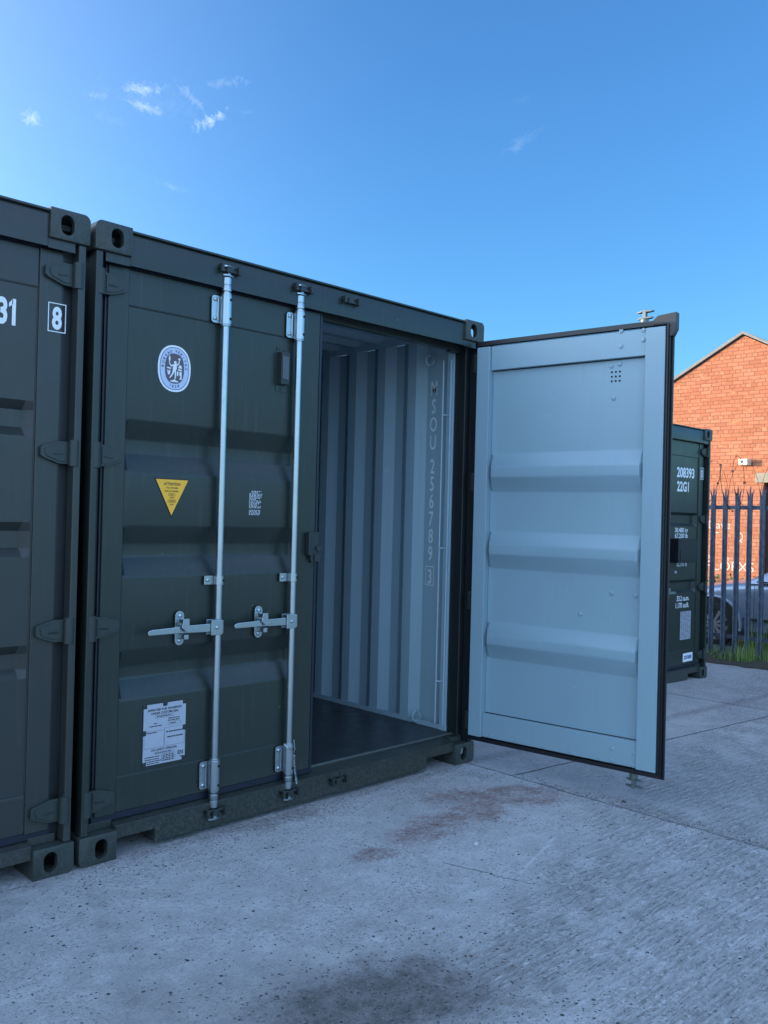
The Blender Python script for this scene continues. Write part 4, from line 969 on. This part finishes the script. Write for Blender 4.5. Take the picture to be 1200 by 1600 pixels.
# arch cut-outs: dark recessed discs and lips
for yw in (1.36, -1.32):
    for sx in (-1, 1):
        ar = MB(); N_ = 20
        arc = [(yw+.385*cos(t), .325+.385*sin(t)) for t in [pi*i/N_*1.12-.19 for i in range(N_+1)]]
        ar.prism([(a, b) for a, b in arc], lambda a, b, c: (sx*c, a, b), .80, .904, 0)
        ar.build('wheel_arch', TRIM, car)
        lip = MB(); lip.tube([(sx*.905, yw+.40*cos(t), .325+.40*sin(t)) for t in [pi*i/N_*1.1-.15 for i in range(N_+1)]], .022, 8); lip.build('arch_lip', CARP, car)
        wh = MB(); X0, X1 = sx*.745, sx*.922
        prof = [(.20, X0), (.285, X0), (.315, X0+sx*.02), (.322, X0+sx*.07), (.322, X1-sx*.06), (.315, X1-sx*.015), (.285, X1), (.222, X1-sx*.006), (.215, X1-sx*.03)]
        wh.grid(range(len(prof)), range(33), lambda i, j: (prof[i][1], yw+prof[i][0]*cos(2*pi*j/32), .325+prof[i][0]*sin(2*pi*j/32)))
        tyre = wh.build('wheel', TYRE, car, weld=True)
        rm_ = MB(); rm_.grid((0, 1), range(33), lambda i, j: (X1-sx*(.012, .10)[i], yw+(.218, .205)[i]*cos(2*pi*j/32), .325+(.218, .205)[i]*sin(2*pi*j/32)))
        for q in range(10):
            t = 2*pi*q/10+.2; d = (cos(t), sin(t)); e = (-sin(t), cos(t))
            P4 = [(.03, .016), (.215, .026), (.215, -.026), (.03, -.016)]
            rm_.prism([(r_*d[0]+w_*e[0], r_*d[1]+w_*e[1]) for r_, w_ in P4], lambda a, b, c: (c, yw+a, .325+b), X1-sx*.035, X1-sx*.012)
        rm_.tube([(X1-sx*.05, yw, .325), (X1-sx*.006, yw, .325)], .05, 16)
        rm_.build('rim', ALLOY, tyre)
# cabin shell
CB = [(.92, .74, .93, .985), (.35, .70, .95, 1.27), (.0, .66, .96, 1.41), (-.5, .645, .97, 1.46), (-1.0, .64, .98, 1.445), (-1.45, .66, .98, 1.30), (-1.78, .70, .98, 1.03)]
cg = MB(); rw = []
for y, hw, zbase, zt_ in CB:
    b_ = .855; rw.append([(-b_, y, zbase), (-hw-.02-(zt_ < 1.1)*.08, y, zt_-.045), (-hw+.09, y, zt_), (0, y, zt_+.012), (hw-.09, y, zt_), (hw+.02+(zt_ < 1.1)*.08, y, zt_-.045), (b_, y, zbase)])
cg.grid(range(len(rw)), range(7), lambda i, j: rw[i][j]); cab = cg.build('roof', CARP, car, smooth=50)
def glass(pts, sx, name='side_window', mt=GLASS):
    q = MB()
    def xat(y, z):
        for i in range(len(CB)-1):
            y0, y1 = CB[i][0], CB[i+1][0]
            if y0 >= y >= y1:
                t = (y0-y)/(y0-y1); hw = CB[i][1]*(1-t)+CB[i+1][1]*t; zb_ = CB[i][2]*(1-t)+CB[i+1][2]*t; zt_ = CB[i][3]*(1-t)+CB[i+1][3]*t
                xt = hw+.02; u = (z-zb_)/max(.01, (zt_-.045-zb_)); return .855+(xt-.855)*min(1, max(0, u))+.012
        return .87
    q.add([(sx*xat(a, b), a, b) for a, b in pts], [tuple(range(len(pts)))]); return q.build(name, mt, car, recalc=False)
for sx in (-1, 1):
    glass([(.62, .985), (.34, 1.16), (.27, 1.175), (.27, .985)], sx); glass([(.22, .99), (.22, 1.22), (-.02, 1.345), (-.46, 1.385), (-.48, .99)], sx)
    glass([(-.54, .99), (-.54, 1.385), (-1.0, 1.37), (-1.25, 1.28), (-1.3, .99)], sx)
    tr_ = MB(); tr_.box(sx*.893, sx*.912, -1.0, .92, .42, .455) if sx > 0 else tr_.box(-.912, -.893, -1.0, .92, .42, .455); tr_.build('side_moulding', TRIM, car)
    wl_ = MB(); a_, b_ = sorted((sx*.868, sx*.892)); wl_.box(a_, b_, -1.5, .75, .955, .975); wl_.build('waist_strip', TRIM, car)
    sk = MB(); a_, b_ = sorted((sx*.80, sx*.905)); sk.box(a_, b_, -.92, .96, .15, .27); sk.build('side_skirt', TRIM, car)
    mi = MB(); a_, b_ = sorted((sx*.90, sx*1.06)); mi.box(a_, b_, .42, .54, .98, 1.12); mi.build('door_mirror', CARP, car, bevel=.03)
    dl = MB(); 
    for yy in (.78, -.50, -1.22): dl.tube([(sx*.899, yy, .30), (sx*.905, yy, .60), (sx*.893, yy, .93)], .0035, 5)
    dl.build('door_gap', TRIM, car)
    hd_ = MB(); a_, b_ = sorted((sx*.903, sx*.918)); hd_.box(a_, b_, -.36, -.20, .84, .87); hd_.build('door_handle', CARP, car, bevel=.004)
    hl_ = MB(); hl_.tube([(sx*.62, 1.98, .64), (sx*.64, 2.06, .63)], .085, 14); hl_.build('headlight', ALLOY, car)
    tl = MB(); tl.box(sx*.70-.08, sx*.70+.08, -2.06, -2.0, .72, .90); tl.build('tail_light', plain('red_lens', (.3, .01, .01), .2), car)
ws_ = MB(); ws_.add([(-.66, .88, 1.01), (.66, .88, 1.01), (.56, .06, 1.405), (-.56, .06, 1.405)], [(0, 1, 2, 3)]); ws_.build('windscreen', GLASS, car, recalc=False)
ws_ = MB(); ws_.add([(-.60, -1.76, 1.07), (.60, -1.76, 1.07), (.54, -1.42, 1.335), (-.54, -1.42, 1.335)], [(0, 1, 2, 3)]); ws_.build('rear_window', GLASS, car, recalc=False)

# ------------------------------------------------------------------ loose grit and stones on the concrete
rr = random.Random(77); gt = MB()
def stone(b, x, y, s, flat=.55):
    z = gz(x); vs = []
    for i in range(6):
        t = 2*pi*i/6+rr.uniform(-.3, .3); vs.append((x+s*cos(t)*rr.uniform(.7, 1.1), y+s*sin(t)*rr.uniform(.6, 1.1), z+s*flat*rr.uniform(.15, .4)))
    vs2 = [(x+(a-x)*.85, y+(b_-y)*.85, z-.001) for a, b_, c in vs]; tp = (x+rr.uniform(-.2, .2)*s, y+rr.uniform(-.2, .2)*s, z+s*flat)
    o = vs2+vs+[tp]; b.add(o, [(i, (i+1) % 6, 6+(i+1) % 6, 6+i) for i in range(6)]+[(6+i, 6+(i+1) % 6, 12) for i in range(6)], 0)
for i in range(4200):
    q = rr.random()
    if q < .30: x, y, s = rr.gauss(.22, .26), rr.gauss(-1.50, .17), rr.uniform(.0015, .0055)
    elif q < .5: x, y, s = rr.uniform(0, 2.3), -abs(rr.gauss(0, .14)), rr.uniform(.0012, .0045)
    elif q < .62: x, y, s = 2.4+rr.gauss(0, .05), rr.uniform(-2.2, -.3), rr.uniform(.0015, .006)
    else: x, y, s = rr.uniform(-1, 4), rr.uniform(-2.2, 0), rr.uniform(.0012, .0045)
    stone(gt, x, y, s)
k = NT('grit'); oi = k.n('ShaderNodeNewGeometry'); c = k.mix(oi.outputs['Random Per Island'], (.03, .028, .026), (.19, .185, .175)); GRIT = k.fin(c, .9)
gto = gt.build('loose_grit', GRIT); gto['kind'] = 'stuff'; gto['label'] = 'fine grit and crumbs scattered over the concrete'; gto['category'] = 'grit'
for x, y, s, lab, cc in ((1.42, -.86, .016, 'pale chip of stone beside the hairline crack in the concrete', (.5, .5, .5)), (1.20, -.17, .015, 'small grey stone near the sill of the open container', (.3, .3, .3)),
                     (2.46, -.98, .014, 'dark pebble on the slab joint below the open door', (.07, .065, .06)), (.62, -.66, .011, 'small pale stone alone on the concrete in front of the locking bars', (.4, .4, .4))):
    b = MB(); b0 = rr; q = MB(); 
    z = gz(x); vs = []
    stone(b, 0, 0, s, .7); b.v = [(a, c_, d_-gz(0)) for a, c_, d_ in b.v]
    o = b.build('stone', plain('stone_'+str(int(cc[0]*100)), cc, .9), loc=(x, y, z)); o['label'] = lab; o['category'] = 'stone'
